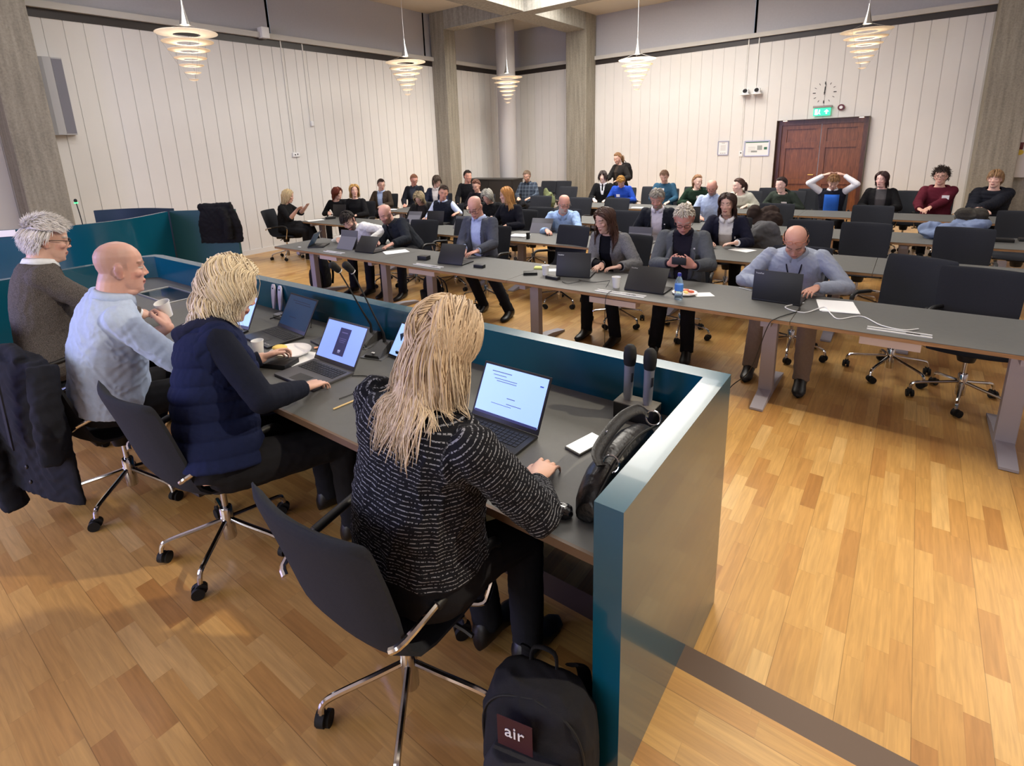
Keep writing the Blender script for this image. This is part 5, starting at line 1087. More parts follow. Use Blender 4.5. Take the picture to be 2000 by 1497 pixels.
t = empty('scissors', (-2.66, 1.69, ZK), .9, 'pair of scissors with pale orange handle behind the plate', 'scissors'); mb = MB(); mb.tube([(0, 0, .008), (.07, 0, .008), (.13, .012, .006)], [.010, .009, .004], n=8, flat=.5); mb.build('handle', mat('salmon_plastic', (236, 170, 140), .5), t); mb = MB(); mb.box((.16, .012, .004), (.08, .012, .002)); mb.build('blade', M_alu, t)
mb = MB(); mb.tube([(0, -.07, .004), (0, .07, .004)], .004, n=6); mb.ell((0, .075, .004), (.004, .008, .004), n=8); thing1('pencil', mb, mat('pencil_wood', (214, 186, 130), .5), 'pale wooden pencil lying left of the pinstriped elbow', 'pencil', (-1.92, 1.35, ZK), -.1)
def cable(label, pts, r=.0025, m=None, name='cable'):
    p = smoothpath(pts, 6); c = p[0].copy(); mb = MB(); mb.tube([q - c for q in p], r, n=6); return thing1(name, mb, m or M_black, label, 'cable', c)
cable('thin black cable running from the silver laptop across the desk', [(-2.15, 1.56, ZK + .005), (-2.08, 1.60, ZK + .004), (-2.02, 1.55, ZK + .004), (-1.98, 1.46, ZK + .004), (-1.99, 1.36, ZK + .004)])
cable('black cable bundle behind the dim laptop at the desk back', [(-3.42, 1.86, ZK + .01), (-3.30, 1.95, ZK + .05), (-3.22, 1.84, ZK + .02), (-3.32, 1.92, ZK + .06), (-3.12, 1.97, ZK + .05), (-3.0, 1.90, ZK + .01)], .004)
cable('tangle of black cables behind the silver laptop', [(-2.86, 1.90, ZK + .01), (-2.76, 1.98, ZK + .04), (-2.70, 1.86, ZK + .01), (-2.80, 1.93, ZK + .05), (-2.62, 1.97, ZK + .03), (-2.58, 1.88, ZK + .01)], .0035)
box1('socket_strip', 'silver multi-socket strip at the desk back behind the dim laptop', 'power strip', -3.30, 1.93, ZK, (.30, .06, .03), M_alu)
box1('document_tray', 'thin grey device lying behind the silver laptop', 'device', -2.68, 1.80, ZK, (.20, .13, .012), mat('device_grey', (70, 72, 76), .4), -8)
for i, (dx, lab, c) in enumerate(((0, 'white and brown name-tag holder propped on the desk rim, left of its pair', (200, 196, 210)), (.085, 'white oval handheld voting device propped on the desk rim', (206, 208, 232)))):
    t = empty('voting_device', (-3.60 + dx, 2.0, ZK + .02), 0, lab, 'device'); T = Matrix.Rotation(-.12, 4, 'X'); mb = MB(); mb.rings([[V((a * w_, -.006, z_)) for a in (-1, 1)] + [V((a * w_, .006, z_)) for a in (1, -1)] for z_, w_ in ((0, .008), (.05, .018), (.11, .024), (.16, .021), (.18, .01))], T=T); mb.build('handle', mat('device_%d' % i, c, .4), t)
    mb = MB(); mb.ell((0, -.008, .15), (.006, .003, .006), n=10, T=T); mb.build('button', M_black, t)
# handheld microphones in their dock
t = empty('charging_dock', (-.79, 1.945, ZK), math.radians(0), 'black and silver charging dock holding two handheld microphones', 'dock'); mb = MB(); mb.box((0, 0, .035), (.17, .09, .07), bev=.004); mb.build('dock_body', M_black, t); mb = MB(); mb.box((0, 0, .072), (.168, .088, .004)); mb.build('dock_top', mat('dock_champagne', (150, 146, 138), .4, metal=.5), t, False)
for dx, lab in ((-.042, 'left handheld microphone with silver body and black head in the dock'), (.042, 'right handheld microphone with silver body and black head in the dock')):
    t = empty('handheld_microphone', (-.79 + dx, 1.945, ZK + .074), 0, lab, 'microphone'); T = Matrix.Rotation(.03, 4, 'Y')
    mb = MB(); mb.lathe([(.015, 0), (.0185, .02), (.0195, .11), (.0205, .15), (.021, .155)], 22, T=T); b_ = mb.build('microphone_body', mat('mic_silver', (140, 142, 150), .4, metal=.4), t)
    mb = MB(); mb.lathe([(.021, .155), (.0245, .165), (.0262, .19), (.0262, .205), (.023, .228), (.014, .24), (.004, .243)], 24, T=T); mb.build('microphone_head', M_matte, t)
    mb = MB(); mb.box((.017, -.006, .105), (.006, .014, .04), T=T, bev=.002); mb.build('switch_panel', M_black, b_)
# phone, handbag, sunglasses case
t = empty('smartphone', (-.865, 1.645, ZK), math.radians(-14), 'smartphone in clear case with a glaring screen beside the handbag', 'phone'); mb = MB(); mb.box((0, 0, .005), (.076, .155, .009), bev=.004); mb.build('phone_case', mat('case_grey', (110, 112, 104), .4), t); mb = MB(); mb.box((0, 0, .0098), (.069, .146, .0008)); mb.build('screen', mat('phone_glass', (20, 22, 24), .04, coat=1), t, False)
hb = empty('handbag', (-.655, 1.50, ZK), 0, 'black leather handbag with chrome rings leaning against the desk end', 'handbag'); M_leather = mat('black_leather', (16, 15, 17), .32, bump=.15, bscale=90)
R = []
for q in range(15):
    tt = q / 14; yy = -.25 + .50 * tt; k = (math.sin(PI * min(1, max(0, .02 + tt * .96)))) ** .32; ring = []
    for j in range(24):
        a = 2 * PI * j / 24; cx, sz = math.cos(a), math.sin(a); zz = .5 * sz + .5
        wv = .088 * k * (1 - .45 * zz ** 1.5); ring.append(V((wv * math.copysign(abs(cx) ** .75, cx) + .012 * zz - .012, yy * (1 - .05 * zz), .004 + (.160 * k + .015 * tt) * zz)))
    R.append(ring)
mb = MB(); mb.rings(R); me = remesh(mb, .0045, 3); setv(me, wrinkle(getv(me), getn(me), .0022, .7, 3)); me.name = 'bag_body'; me.materials.append(M_leather); o = bpy.data.objects.new('bag_body', me); COL.objects.link(o); o.parent = hb
mb = MB(); mb.tube(smoothpath([(.03, -.235, .10), (.035, -.1, .162), (.038, .05, .17), (.035, .235, .12)], 5), .004, n=6); mb.build('zip', M_matte, hb)
mb = MB(); mb.tube(smoothpath([(.0, -.155, .150), (-.03, -.125, .168), (-.045, .0, .180), (-.045, .12, .184), (-.025, .20, .178), (.0, .22, .155)], 5), .020, n=10, flat=.2, up=(.8, 0, 1)); st = mb.build('bag_strap', M_leather, hb)
for yy, zz in ((-.13, .150), (.215, .150)):
    mb = MB(); P = [V((.02 + .026 * math.cos(a), yy + .012 * math.sin(a), zz + .022 * math.sin(a))) for a in [2 * PI * k / 20 for k in range(21)]]; mb.tube(P, .0034, n=8); mb.build('chrome_ring', M_chrome, hb)
mb = MB(); mb.ell((-.042, -.03, .192), (.003, .006, .006), n=10); mb.build('strap_rivet', M_chrome, st)
t = empty('glasses_case', (-.78, 1.225, ZK), math.radians(16), 'shiny black wrapped sunglasses lying at the desk edge by the striped sleeve', 'sunglasses'); mb = MB(); mb.ell((-.02, 0, .018), (.075, .036, .018)); mb.ell((.05, .01, .016), (.035, .03, .020)); me = remesh(mb, .004, 3); setv(me, wrinkle(getv(me), getn(me), .005, 2.2, 9)); me.name = 'case_body'; me.materials.append(mat('shiny_black', (14, 15, 20), .12, coat=.6)); o = bpy.data.objects.new('case_body', me); COL.objects.link(o); o.parent = t
mb = MB(); mb.ell((.045, -.03, .022), (.008, .006, .008), n=12); mb.build('clasp', M_chrome, t)
# ---------------------------------------------------------------- first row table things
laptop('black laptop leaning far back before the bald person in slate blazer', -4.01, 4.37, ZT, 186, .34, .235, 118, h=.23, mark=False)
laptop('black laptop before the long-haired person in grey cardigan', -2.52, 4.50, ZT, 194, .34, .235, 104)
laptop('black laptop beside the water bottle before the white-haired person', -1.73, 4.32, ZT, 181, .35, .24, 128)
laptop('black laptop before the balding person with raised glasses', -.745, 4.53, ZT, 177, .345, .24, 96)
laptop('black laptop between tablet stand and white papers in the front row', -5.50, 4.38, ZT, 184, .34, .235, 128, mark=False)
laptop('laptop seen from the side at the left end of the front row', -6.62, 4.36, ZT, 128, .32, .22, 122, lid=M_lapg, mark=False)
tablet('grey tablet with cover stand before the bearded person in white shirt', -5.96, 4.50, ZT, 183, .33, .24, 100)
def power(label, x0, x1, y):
    t = empty('power_rail', ((x0 + x1) / 2, y, ZT), 0, label, 'power rail', 'power rails in the front row tables'); w_ = x1 - x0; mb = MB()
    for q in (-1, 1): mb.box((0, q * .026, .003), (w_, .010, .008))
    mb.build('rail_frame', mat('rail_white', (222, 222, 222), .5), t, False); mb = MB(); mb.box((0, 0, .001), (w_, .05, .003)); mb.build('rail_lid', mat('rail_grey', (120, 122, 124), .4), t, False)
    for q in (.16, .27): mb = MB(); mb.box((q * w_, 0, .004), (.035, .022, .004)); mb.build('socket', M_black, t, False)
    mb = MB(); mb.box((-.04, -.03, -.065), (w_ * .95, .09, .05)); mb.build('cable_tray', mat('tray_white', (200, 188, 182), .5), t, False)
power('white power rail let into the front row table under the tablet', -6.10, -5.72, 4.22)
power('white power rail behind the black headset case in the front row', -4.40, -3.98, 4.21)
power('white power rail in front of the laptop beside the water bottle', -2.11, -1.66, 4.19)
power('white power rail on the empty right part of the front row table', -.13, .21, 4.21)
sheet('white sheets beside the dark-jacketed person in the front row', -5.16, 4.62, ZT, .30, .21, 60, 3)
box1('headset_case', 'black box with a white clip left of the leaning laptop', 'case', -4.48, 4.44, ZT, (.13, .09, .05), M_black, 10)
box1('charger_brick', 'black charger brick right of the slate blazer hands', 'charger', -3.62, 4.42, ZT, (.12, .06, .035), M_black, 5)
box1('power_bank', 'black power bank left of the white cup', 'power bank', -2.96, 4.42, ZT, (.09, .14, .028), M_black, -55)
box1('sticky_notes', 'yellow-green sticky note pad behind the power bank', 'notepad', -3.02, 4.68, ZT, (.10, .08, .02), mat('note_yellow', (206, 212, 120), .7), 20)
sheet('white notes behind the white cup in the front row', -2.86, 4.68, ZT, .16, .12, 30, 2)
cup('white cup left of the laptop of the person in grey cardigan', -2.81, 4.47, ZT, .038, .10)
cup('white cup left of the laptop beside the water bottle', -2.00, 4.36, ZT, .038, .10)
box1('puck_speaker', 'flat black conference puck before the white cup', 'device', -2.66, 4.36, ZT, (.15, .05, .03), M_black, -8)
cable('looped black cable between the two front row laptops', [(-2.52, 4.30, ZT + .005), (-2.42, 4.25, ZT + .01), (-2.33, 4.33, ZT + .03), (-2.40, 4.41, ZT + .01), (-2.25, 4.40, ZT + .01), (-2.12, 4.44, ZT + .03), (-2.06, 4.36, ZT + .06), (-2.05, 4.26, ZT + .02)], .003)
cable('black cable hanging from the power rail to the floor', [(-1.97, 4.20, ZT + .01), (-1.96, 4.07, ZT - .02), (-1.955, 4.05, .4), (-1.97, 4.06, .02), (-2.0, 3.9, .006)], .003)
bt = empty('water_bottle', (-1.41, 4.27, ZT), 0, 'clear water bottle with blue cap and blue label on the front row', 'bottle'); M_pet = mat('clear_plastic', (205, 230, 245), .05, trans=.92, ior=1.2)
mb = MB(); mb.lathe([(.028, 0), (.033, .006), (.033, .05), (.031, .055), (.033, .06), (.033, .13), (.026, .165), (.014, .19), (.013, .205)], 28); mb.build('bottle_body', M_pet, bt); mb = MB(); mb.lathe([(.0338, .075), (.0338, .128)], 28); mb.build('bottle_label', mat('label_blue', (70, 130, 220), .4), bt); mb = MB(); mb.lathe([(.0155, .195), (.0155, .215), (.012, .222)], 18); mb.build('bottle_cap', mat('cap_blue', (36, 44, 140), .4), bt)
plate('white plate with fruit pieces behind the water bottle', -1.42, 4.45, ZT, .10)
for i, (dx, dy, c, lab) in enumerate(((.05, .01, (206, 92, 60), 'orange-red tomato piece at the right of the fruit plate'), (.0, .035, (226, 132, 110), 'pink salmon-coloured slice at the back of the fruit plate'), (-.04, -.01, (206, 210, 150), 'pale green melon slice at the left of the fruit plate'), (.02, -.03, (236, 206, 120), 'yellow cheese slice at the front of the fruit plate'))):
    mb = MB(); mb.ell((0, 0, .012), (.028, .017, .012), n=12); thing1('food_piece', mb, mat('food_%d' % i, c, .5), lab, 'food', (-1.42 + dx, 4.45 + dy, ZT + .012), i * .8)
sheet('white paper napkin right of the fruit plate', -1.28, 4.50, ZT, .15, .12, 35)
mb = MB(); mb.tube([(-.06, 0, .004), (.06, 0, .004)], .004, n=6); thing1('ballpoint_pen', mb, M_alu, 'silver pen left of the laptop of the balding person', 'pen', (-1.03, 4.83, ZT), -.4)
sheet('stack of white stapled papers right of the balding person', -.345, 4.64, ZT, .24, .31, 12, 5)
cable('white charging cable winding over the front row table to the rail', [(-.56, 4.62, ZT + .006), (-.66, 4.44, ZT + .004), (-.52, 4.36, ZT + .004), (-.42, 4.55, ZT + .012), (-.36, 4.42, ZT + .004), (-.30, 4.32, ZT + .004), (-.18, 4.46, ZT + .004), (-.06, 4.30, ZT + .006), (.06, 4.26, ZT + .006), (.14, 4.34, ZT + .004)], .004, M_white)
cable('black laptop cable falling from the front row table to the floor by the desk', [(-.60, 4.56, ZT + .01), (-.56, 4.40, ZT + .004), (-.66, 4.12, ZT + .004), (-.70, 4.05, ZT - .05), (-.80, 4.1, .30), (-.98, 4.3, .02), (-.95, 3.6, .005), (-.80, 3.0, .005), (-.62, 2.4, .005)], .0035)
box1('smartphone', 'black smartphone held by the white-haired person in grey blazer', 'phone', -1.61, 4.84, .875, (.13, .012, .07), M_black, 0, .004)
box1('usb_stick', 'small white card at the left end of the front row', 'card', -6.72, 4.24, ZT, (.05, .025, .005), M_white)
# ---------------------------------------------------------------- further rows
sheet('papers on the table end before the person in black dress', -9.10, 6.15, ZT, .30, .21, 70, 6)
box1('black_case', 'round black case on the papers by the left wall', 'case', -9.02, 6.45, ZT, (.20, .12, .045), M_black, 60, .02)
laptop('black laptop before the red-haired person', -9.1, 6.72, ZT, 190, .34, .24, 100, mark=False)
tablet('grey tablet on stand before the person with grey-blonde bob', -7.0, 6.74, ZT, 190, .28, .20, 118)
laptop('black laptop before the smiling person in navy vest', -6.4, 6.66, ZT, 190, .34, .23, 105, mark=False)
tablet('grey tablet left of the bald person in slate blazer, second row', -5.7, 6.55, ZT, 186, .26, .19, 105)
tablet('wide grey tablet before the person in light blue shirt', -4.28, 6.68, ZT, 188, .34, .22, 118, back=M_lapg)
sheet('white documents on the second row beside the light blue shirt', -3.72, 6.55, ZT, .30, .21, 15, 2)
sheet('thick pile of white documents at the second row table edge', -4.38, 6.28, ZT, .26, .20, 8, 14)
box1('card_reader', 'small black and white card device before the document pile', 'device', -4.15, 6.16, ZT, (.03, .05, .09), M_black, 0)
tablet('grey tablet on stand before the grey-haired person in navy jacket', -2.64, 6.42, ZT, 184, .30, .21, 100)
tablet('dark tablet before the person in navy blazer and white blouse', -1.98, 6.44, ZT, 176, .20, .20, 96, back=M_lap)
sheet('magazine with white cover before the navy blazer sleeve', -1.47, 6.58, ZT, .24, .19, -24, 2)
laptop('black laptop before the bald person in pale blue shirt', -2.70, 8.45, ZT, 186, .34, .24, 96, mark=False)
plate('white plate with pastries on the third row by the left wall', -8.9, 7.98, ZT, .10)
cup('white cup held by the person in brown blazer', -9.45, 8.2, ZT, .035, .09)
sheet('single white sheet on the fourth row before the blue sweatshirt', -4.20, 10.05, ZT, .21, .15, 10)
box1('paper_tray', 'black tray with a white paper at the far right of the second row', 'tray', .86, 8.28, ZT, (.22, .12, .035), M_black, 0)
cup('white mug on a black box at the right frame edge', 1.12, 8.42, ZT + .03, .05, .08)
box1('black_box', 'black box under the white mug at the right frame edge', 'box', 1.12, 8.42, ZT, (.20, .14, .03), M_black, 0)
# ---------------------------------------------------------------- empty chairs
for x, y, yaw, lab in ((-5.14, 5.72, 176, 'empty charcoal chair in the front row left of the slate blazer'), (-3.41, 5.75, 172, 'empty charcoal chair in the front row left of the grey cardigan'), (.02, 5.34, 158, 'empty charcoal chair turned askew in the front row'), (.46, 5.02, 174, 'empty charcoal chair at the right end of the front row'),
    (-4.88, 7.38, 184, 'empty chair in the second row left of the light blue shirt'), (-3.38, 7.38, 182, 'empty chair in the second row left of the navy jacket'), (-.93, 7.28, 182, 'empty chair in the second row behind the balding head'), (-.38, 7.25, 178, 'empty chair in the second row between two grey chairs'), (.47, 7.2, 176, 'empty chair in the second row before the blue coat'),
    (-5.97, 9.1, 184, 'empty chair in the third row before the dark cabinet'), (-5.02, 9.0, 182, 'empty chair in the third row below the black suit'), (-4.32, 9.1, 180, 'empty chair in the third row below the blue sweatshirt'), (-.42, 9.05, 178, 'empty chair in the third row below the black open jacket'), (1.10, 8.9, 176, 'empty chair in the third row at the right frame edge'),
    (-4.62, 11.6, 180, 'empty black chair against the back wall beside the blue sweatshirt'), (-3.70, 11.7, 180, 'empty black chair against the back wall beside the nordic sweater'), (-2.2, 11.7, 180, 'empty black chair against the back wall beside the cream hoodie'), (-1.48, 11.6, 182, 'empty black chair against the back wall beside the raised arms'), (-.05, 11.5, 178, 'empty black chair against the back wall beside the open jacket'),
    (-8.17, 12.95, 180, 'left one of two small black chairs before the back wall'), (-7.72, 13.0, 180, 'right one of two small black chairs before the back wall'), (-6.6, 11.3, 180, 'empty black chair beside the plaid shirt')):
    chair(x, y, yaw, lab)
chair(WL['pel'].x - .03, WL['pel'].y - .02, 300, 'black shell chair at the left wall under the person in black dress')
# ---------------------------------------------------------------- clothes and bags
def blob(name, label, cat, build, m, loc, vox=.010, wr_=.008, sc=1.2, seed=1, parent=None):
    mb = MB(); build(mb); me = remesh(mb, vox, 3); setv(me, wrinkle(getv(me), getn(me), wr_, sc, seed)); me.name = name; me.materials.append(m); o = bpy.data.objects.new(name, me); COL.objects.link(o); o.location = loc
    if parent: o.parent = parent
    else: tag(o, label, cat)
    return o
def drape(mb, w, h, th, top=.06, n=9, taper=.85, a=(1, 0, 0), nrm=(0, 1, 0)):
    a, nrm = V(a).normalized(), V(nrm).normalized(); R = []
    for i in range(n):
        t_ = i / (n - 1); z = -h * t_; ww = w * (taper + (1 - taper) * min(1, t_ * 2.2)) / 2; tt = th * (.55 + .45 * math.sin(PI * min(1, t_ + .25)))
        R.append([a * (ww * math.copysign(abs(math.cos(q)) ** .7, math.cos(q))) + nrm * (tt / 2 * math.sin(q)) + V((0, 0, z)) for q in [2 * PI * k / 20 for k in range(20)]])
    mb.rings(R)
def jacket_build(mb):
    a = V((.97, .25, 0)).normalized(); b = V((-.25, .97, 0))
    drape(mb, .50, .66, .13, a=a, nrm=b, taper=.80)
    mb.tube(smoothpath([a * -.20 + V((0, 0, -.02)) - b * .02, a * -.26 + V((0, 0, -.18)) - b * .05, a * -.25 + V((0, 0, -.45)) - b * .06, a * -.22 + V((0, 0, -.76)) - b * .04], 4), [.06] * 5 + [.058] * 4 + [.05] * 4, n=14)
    mb.tube(smoothpath([a * .20 + V((0, 0, -.02)), a * .24 + V((0, 0, -.18)) - b * .04, a * .22 + V((0, 0, -.42)) - b * .05], 4), .052, n=14)
    mb.tube(smoothpath([a * -.12 + V((0, 0, .0)) - b * .03, V((0, 0, .03)) - b * .0, a * .12 + V((0, 0, 0)) - b * .03], 4), .028, n=10)
J = empty('dark_jacket', (-3.36, .50, 1.10), 0, 'dark suit jacket hung over the chair back behind the bald person in blue', 'jacket')
blob('jacket_body', None, None, jacket_build, cloth((30, 32, 40)), (0, 0, 0), .008, .008, .9, 2, J)
J.scale = (1.18, 1.15, 1.15)
mb = MB(); mb.box((0, -.0, 0), (.05, .006, .42), T=Matrix.Translation((.10, -.085, -.17)) @ Matrix.Rotation(.25, 4, 'Y')); mb.build('jacket_lapel', cloth((38, 40, 50)), J, True)
mb = MB()
for q in (0, 1): mb.ell((.18, -.075, -.42 - q * .07), (.009, .006, .009), n=10)
mb.build('button', M_black, J)
def coat_build(mb):
    a = V((.84, .54, 0)); b = V((-.54, .84, 0)); drape(mb, .62, .48, .16, a=a, nrm=b, taper=.72); mb.tube([a * -.26 + V((0, 0, .01)), a * .2 + V((0, 0, .02))], .05, n=12)
    mb.tube(smoothpath([a * .1 - b * .06, a * .16 + V((0, 0, -.2)) - b * .09, a * .15 + V((0, 0, -.42)) - b * .08], 4), .05, n=12)
blob('hung_coat', 'black coat hung over the right end of the teal screen', 'coat', coat_build, cloth((20, 20, 24)), (-7.42, 3.52, 1.33), .012, .010, .8, 5)
def pile(w, d, h, seed, n=9):
    def f(mb):
        r = random.Random(seed)
        for i in range(n): mb.ell((r.uniform(-.32, .32) * w, r.uniform(-.3, .3) * d, r.uniform(.15, .6) * h), (r.uniform(.18, .34) * w, r.uniform(.2, .36) * d, r.uniform(.25, .42) * h), rot=Matrix.Rotation(r.uniform(-.6, .6), 3, 'Y'), n=14)
        mb.ell((0, 0, h * .25), (w * .48, d * .46, h * .3), n=16)
    return f
blob('blue_coat', 'pale denim-blue coat lying on the third row table at the right', 'coat', pile(.62, .38, .24, 3), cloth((112, 126, 156)), (.42, 8.25, ZT), .012, .012, .7, 6)
blob('camouflage_cap', 'dark camouflage-patterned jacket lying on the blue coat', 'jacket', pile(.34, .3, .20, 5, 7), cloth((70, 66, 60), 'tweed', c2=(34, 32, 30)), (.60, 8.45, ZT + .16), .010, .010, 1.2, 7)
blob('brown_coat', 'dark brown coat draped over a third row chair', 'coat', pile(.50, .30, .40, 8), cloth((50, 40, 36)), (-1.70, 8.75, .64), .012, .012, .7, 8)
chair(-1.62, 8.95, 180, 'third row chair hidden under the dark brown coat')
blob('grey_coat', 'grey coat hung on the chair behind the navy blazer', 'coat', pile(.40, .22, .40, 11), cloth((86, 86, 90)), (-1.40, 7.42, .58), .012, .010, .8, 9)
blob('olive_jacket', 'olive green jacket on the chair of the plaid shirt wearer', 'jacket', pile(.32, .26, .5, 12), cloth((108, 116, 84)), (-6.93, 11.15, .52), .012, .010, .8, 10)
def backpack(label, x, y, z, yaw, w=.30, d=.2, h=.46, col=(22, 23, 27), near=False, lean=0, logo=None, seed=1):
    t = empty('backpack', (x, y, z), math.radians(yaw), label, 'backpack'); t.rotation_euler = (lean, 0, math.radians(yaw)); m = cloth(col); R = []
    for zz, k, kd in ((.0, .86, .8), (.05, 1, 1), (.2, 1, 1.05), (.34, .97, .95), (.42, .80, .75), (.46, .5, .42)):
        R.append([V((w / 2 * k * math.copysign(abs(math.cos(a)) ** .55, math.cos(a)), d / 2 * kd * math.copysign(abs(math.sin(a)) ** .6, math.sin(a)), zz * h / .46)) for a in [2 * PI * q / 24 for q in range(24)]])
    mb = MB(); mb.rings(R); me = remesh(mb, .007 if near else .012, 3); setv(me, wrinkle(getv(me), getn(me), .005, .9, seed)); me.name = 'bag_body'; me.materials.append(m); o = bpy.data.objects.new('bag_body', me); COL.objects.link(o); o.parent = t
    mb = MB(); R = []
    for zz, k in ((.03, .7), (.08, .8), (.22, .78), (.29, .6)): R.append([V((w / 2 * k * math.copysign(abs(math.cos(a)) ** .6, math.cos(a)), -d / 2 - .015 + .04 * math.copysign(abs(math.sin(a)) ** .7, math.sin(a)), zz * h / .46)) for a in [2 * PI * q / 16 for q in range(16)]])
    mb.rings(R); me = remesh(mb, .008, 3); me.name = 'front_pocket'; me.materials.append(cloth(tuple(min(255, c + 12) for c in col))); o = bpy.data.objects.new('front_pocket', me); COL.objects.link(o); o.parent = t
    mb = MB(); mb.tube(smoothpath([(-.04, .04, h * .97), (-.03, .05, h * 1.09), (.03, .05, h * 1.09), (.04, .04, h * .97)], 4), .009, n=8, flat=.5); mb.build('carry_handle', m, t)
    for q in (-1, 1): mb = MB(); mb.tube(smoothpath([(q * .07, d / 2 - .01, h * .93), (q * .09, d / 2 + .05, h * .75), (q * .10, d / 2 + .05, h * .4), (q * .12, d / 2 + .0, h * .08)], 5), .022, n=8, flat=.25, up=(0, 1, 0)); mb.build('shoulder_strap', m, t)
    if near:
        for q in (-1, 1): mb = MB(); mb.tube(smoothpath([(q * w * .44, -d * .3, h * .2), (q * w * .44, -d * .36, h * .7), (q * w * .3, -d * .33, h * .90), (0, -d * .28, h * .96)], 6), .0035, n=6); mb.build('zip', M_matte, t)
    if logo: 
        mb = MB(); mb.box((-.03, -d / 2 - .018, h * .80), (.10, .003, .10)); mb.build('logo_patch', mat('patch_maroon', (56, 20, 30), .6), t, False); text('logo_text', logo, .055, M_white, t, Matrix.Translation((-.03, -d / 2 - .0215, h * .82)) @ Matrix.Rotation(PI / 2, 4, 'X'), .001)
    return t
backpack('large black backpack standing on the dais against the teal desk end', -.67, 1.0, ZD, 14, .33, .20, .42, (34, 34, 38), True, 0, 'air', 3)
backpack('black backpack on the floor beside the leftmost front row table leg', -7.0, 4.72, 0, 10, .30, .2, .46, seed=4)
backpack('dark blue-black backpack leaning on the front row table leg', -4.60, 4.72, 0, -30, .30, .2, .46, (34, 36, 46), lean=.12, seed=5)
backpack('black backpack on the back of the standing person', -5.46, 12.32, 1.06, 160, .28, .18, .42, (26, 24, 26), seed=6)
# ---------------------------------------------------------------- on the walls
t = empty('wall_loudspeaker', (XL, 2.86, 2.42), 0, 'tall grey curved loudspeaker panel on the left wall beside the pillar', 'loudspeaker'); mb = MB(); P = [(0, -.17), (.08, -.16), (.13, -.08), (.14, .02), (.11, .03), (.10, .17), (0, .17)]; mb.rings([[V((x, y, z)) for x, y in P] for z in (0, 1.14)]); mb.build('speaker_body', mat('speaker_grey', (176, 176, 180), .6), t, False); mb = MB(); mb.rings([[V((.113, .032, z)), V((.103, .165, z)), V((.106, .165, z)), V((.116, .032, z))] for z in (.02, 1.12)]); mb.build('speaker_grille', mat('grille_grey', (120, 120, 132), .7), t, False)
def duct(label, side, p, z0, z1, w_=.02):
    mb = MB(); 
    if side == 'L': mb.box((.011, 0, (z0 + z1) / 2), (.018, w_, z1 - z0)); loc = (XL, p, 0)
    else: mb.box((0, -.011, (z0 + z1) / 2), (w_, .018, z1 - z0)); loc = (p, YR, 0)
    return thing1('cable_duct', mb, mat('duct_white', (216, 214, 210), .6), label, 'cable duct', loc, smooth=False)
duct('white cable duct running down the left wall to a socket', 'L', 6.89, 2.03, 4.26); duct('white cable duct running down the left wall to a motion sensor', 'L', 7.40, 2.66, 4.26)
duct('left white cable duct above the wall cameras, running down to the wall switch', 'R', -3.56, 1.62, 4.26); duct('right white cable duct above the wall cameras', 'R', -3.33, 3.18, 4.26); duct('short white duct below the wall switch on the back wall', 'R', -3.56, .2, 1.48)
def wbox(name, label, cat, side, p, z, w_, h_, d_, m, bev=.004):
    mb = MB()
    if side == 'L': mb.box((d_ / 2, 0, 0), (d_, w_, h_), bev=bev); loc = (XL, p, z)
    else: mb.box((0, -d_ / 2, 0), (w_, d_, h_), bev=bev); loc = (p, YR, z)
    return thing1(name, mb, m, label, cat, loc)
o = wbox('wall_socket', 'white double wall socket at the foot of a duct on the left wall', 'socket', 'L', 6.93, 1.97, .17, .09, .04, M_white)
mb = MB(); mb.ell((.042, -.03, .0), (.004, .016, .016), n=12); mb.ell((.042, .03, .01), (.004, .016, .016), n=12); mb.build('socket_hole', M_black, o)
wbox('motion_sensor', 'small white motion sensor on the left wall', 'sensor', 'L', 7.42, 2.62, .07, .11, .06, M_white, .02)
wbox('junction_box', 'white junction box on the ledge above the left wall', 'box', 'L', 6.50, 4.35, .16, .20, .16, M_white)
o = wbox('wall_switch', 'white thermostat switch between the two framed notices', 'switch', 'R', -3.56, 1.55, .09, .14, .03, M_white)
mb = MB(); mb.box((0, -.031, .02), (.03, .002, .03)); mb.build('display', M_black, o, False)
wbox('black_connector', 'small black connector at the lower wall duct', 'connector', 'R', -3.56, .92, .10, .03, .03, M_black)
for x, lab, yw in ((-3.53, 'left one of two white round wall cameras', .5), (-3.27, 'right one of two white round wall cameras', .3)):
    t = empty('wall_camera', (x, YR - .12, 2.98), 0, lab, 'camera'); mb = MB(); mb.box((0, 0, -.012), (.22, .22, .024), bev=.008); mb.build('camera_shelf', M_white, t); mb = MB(); mb.box((0, .01, .06), (.14, .10, .12), bev=.02); b_ = mb.build('camera_body', M_white, t); mb = MB(); mb.tube([(0, -.03, .075), (-.01, -.075, .07)], [.048, .042], n=20); mb.build('lens', M_black, b_)
def framed(label, x, z, w_, h_, lines):
    t = empty('framed_notice', (x, YR, z), 0, label, 'picture'); mb = MB()
    for c, d_ in (((0, -.012, h_ / 2), (w_, .022, .022)), ((0, -.012, -h_ / 2), (w_, .022, .022)), ((-w_ / 2, -.012, 0), (.022, .022, h_)), ((w_ / 2, -.012, 0), (.022, .022, h_))): mb.box(c, d_)
    mb.build('frame', M_alu, t, False); mb = MB(); mb.box((0, -.006, 0), (w_, .006, h_)); mb.build('notice_sheet', mat('notice_paper', (226, 226, 226), .7), t, False)
    mb = MB()
    for a, b, c, d_ in lines: mb.box((a * w_, -.010, b * h_), (c * w_, .002, d_ * h_))
    mb.build('printed_lines', mat('print_grey', (150, 156, 156), .7), t, False); return t
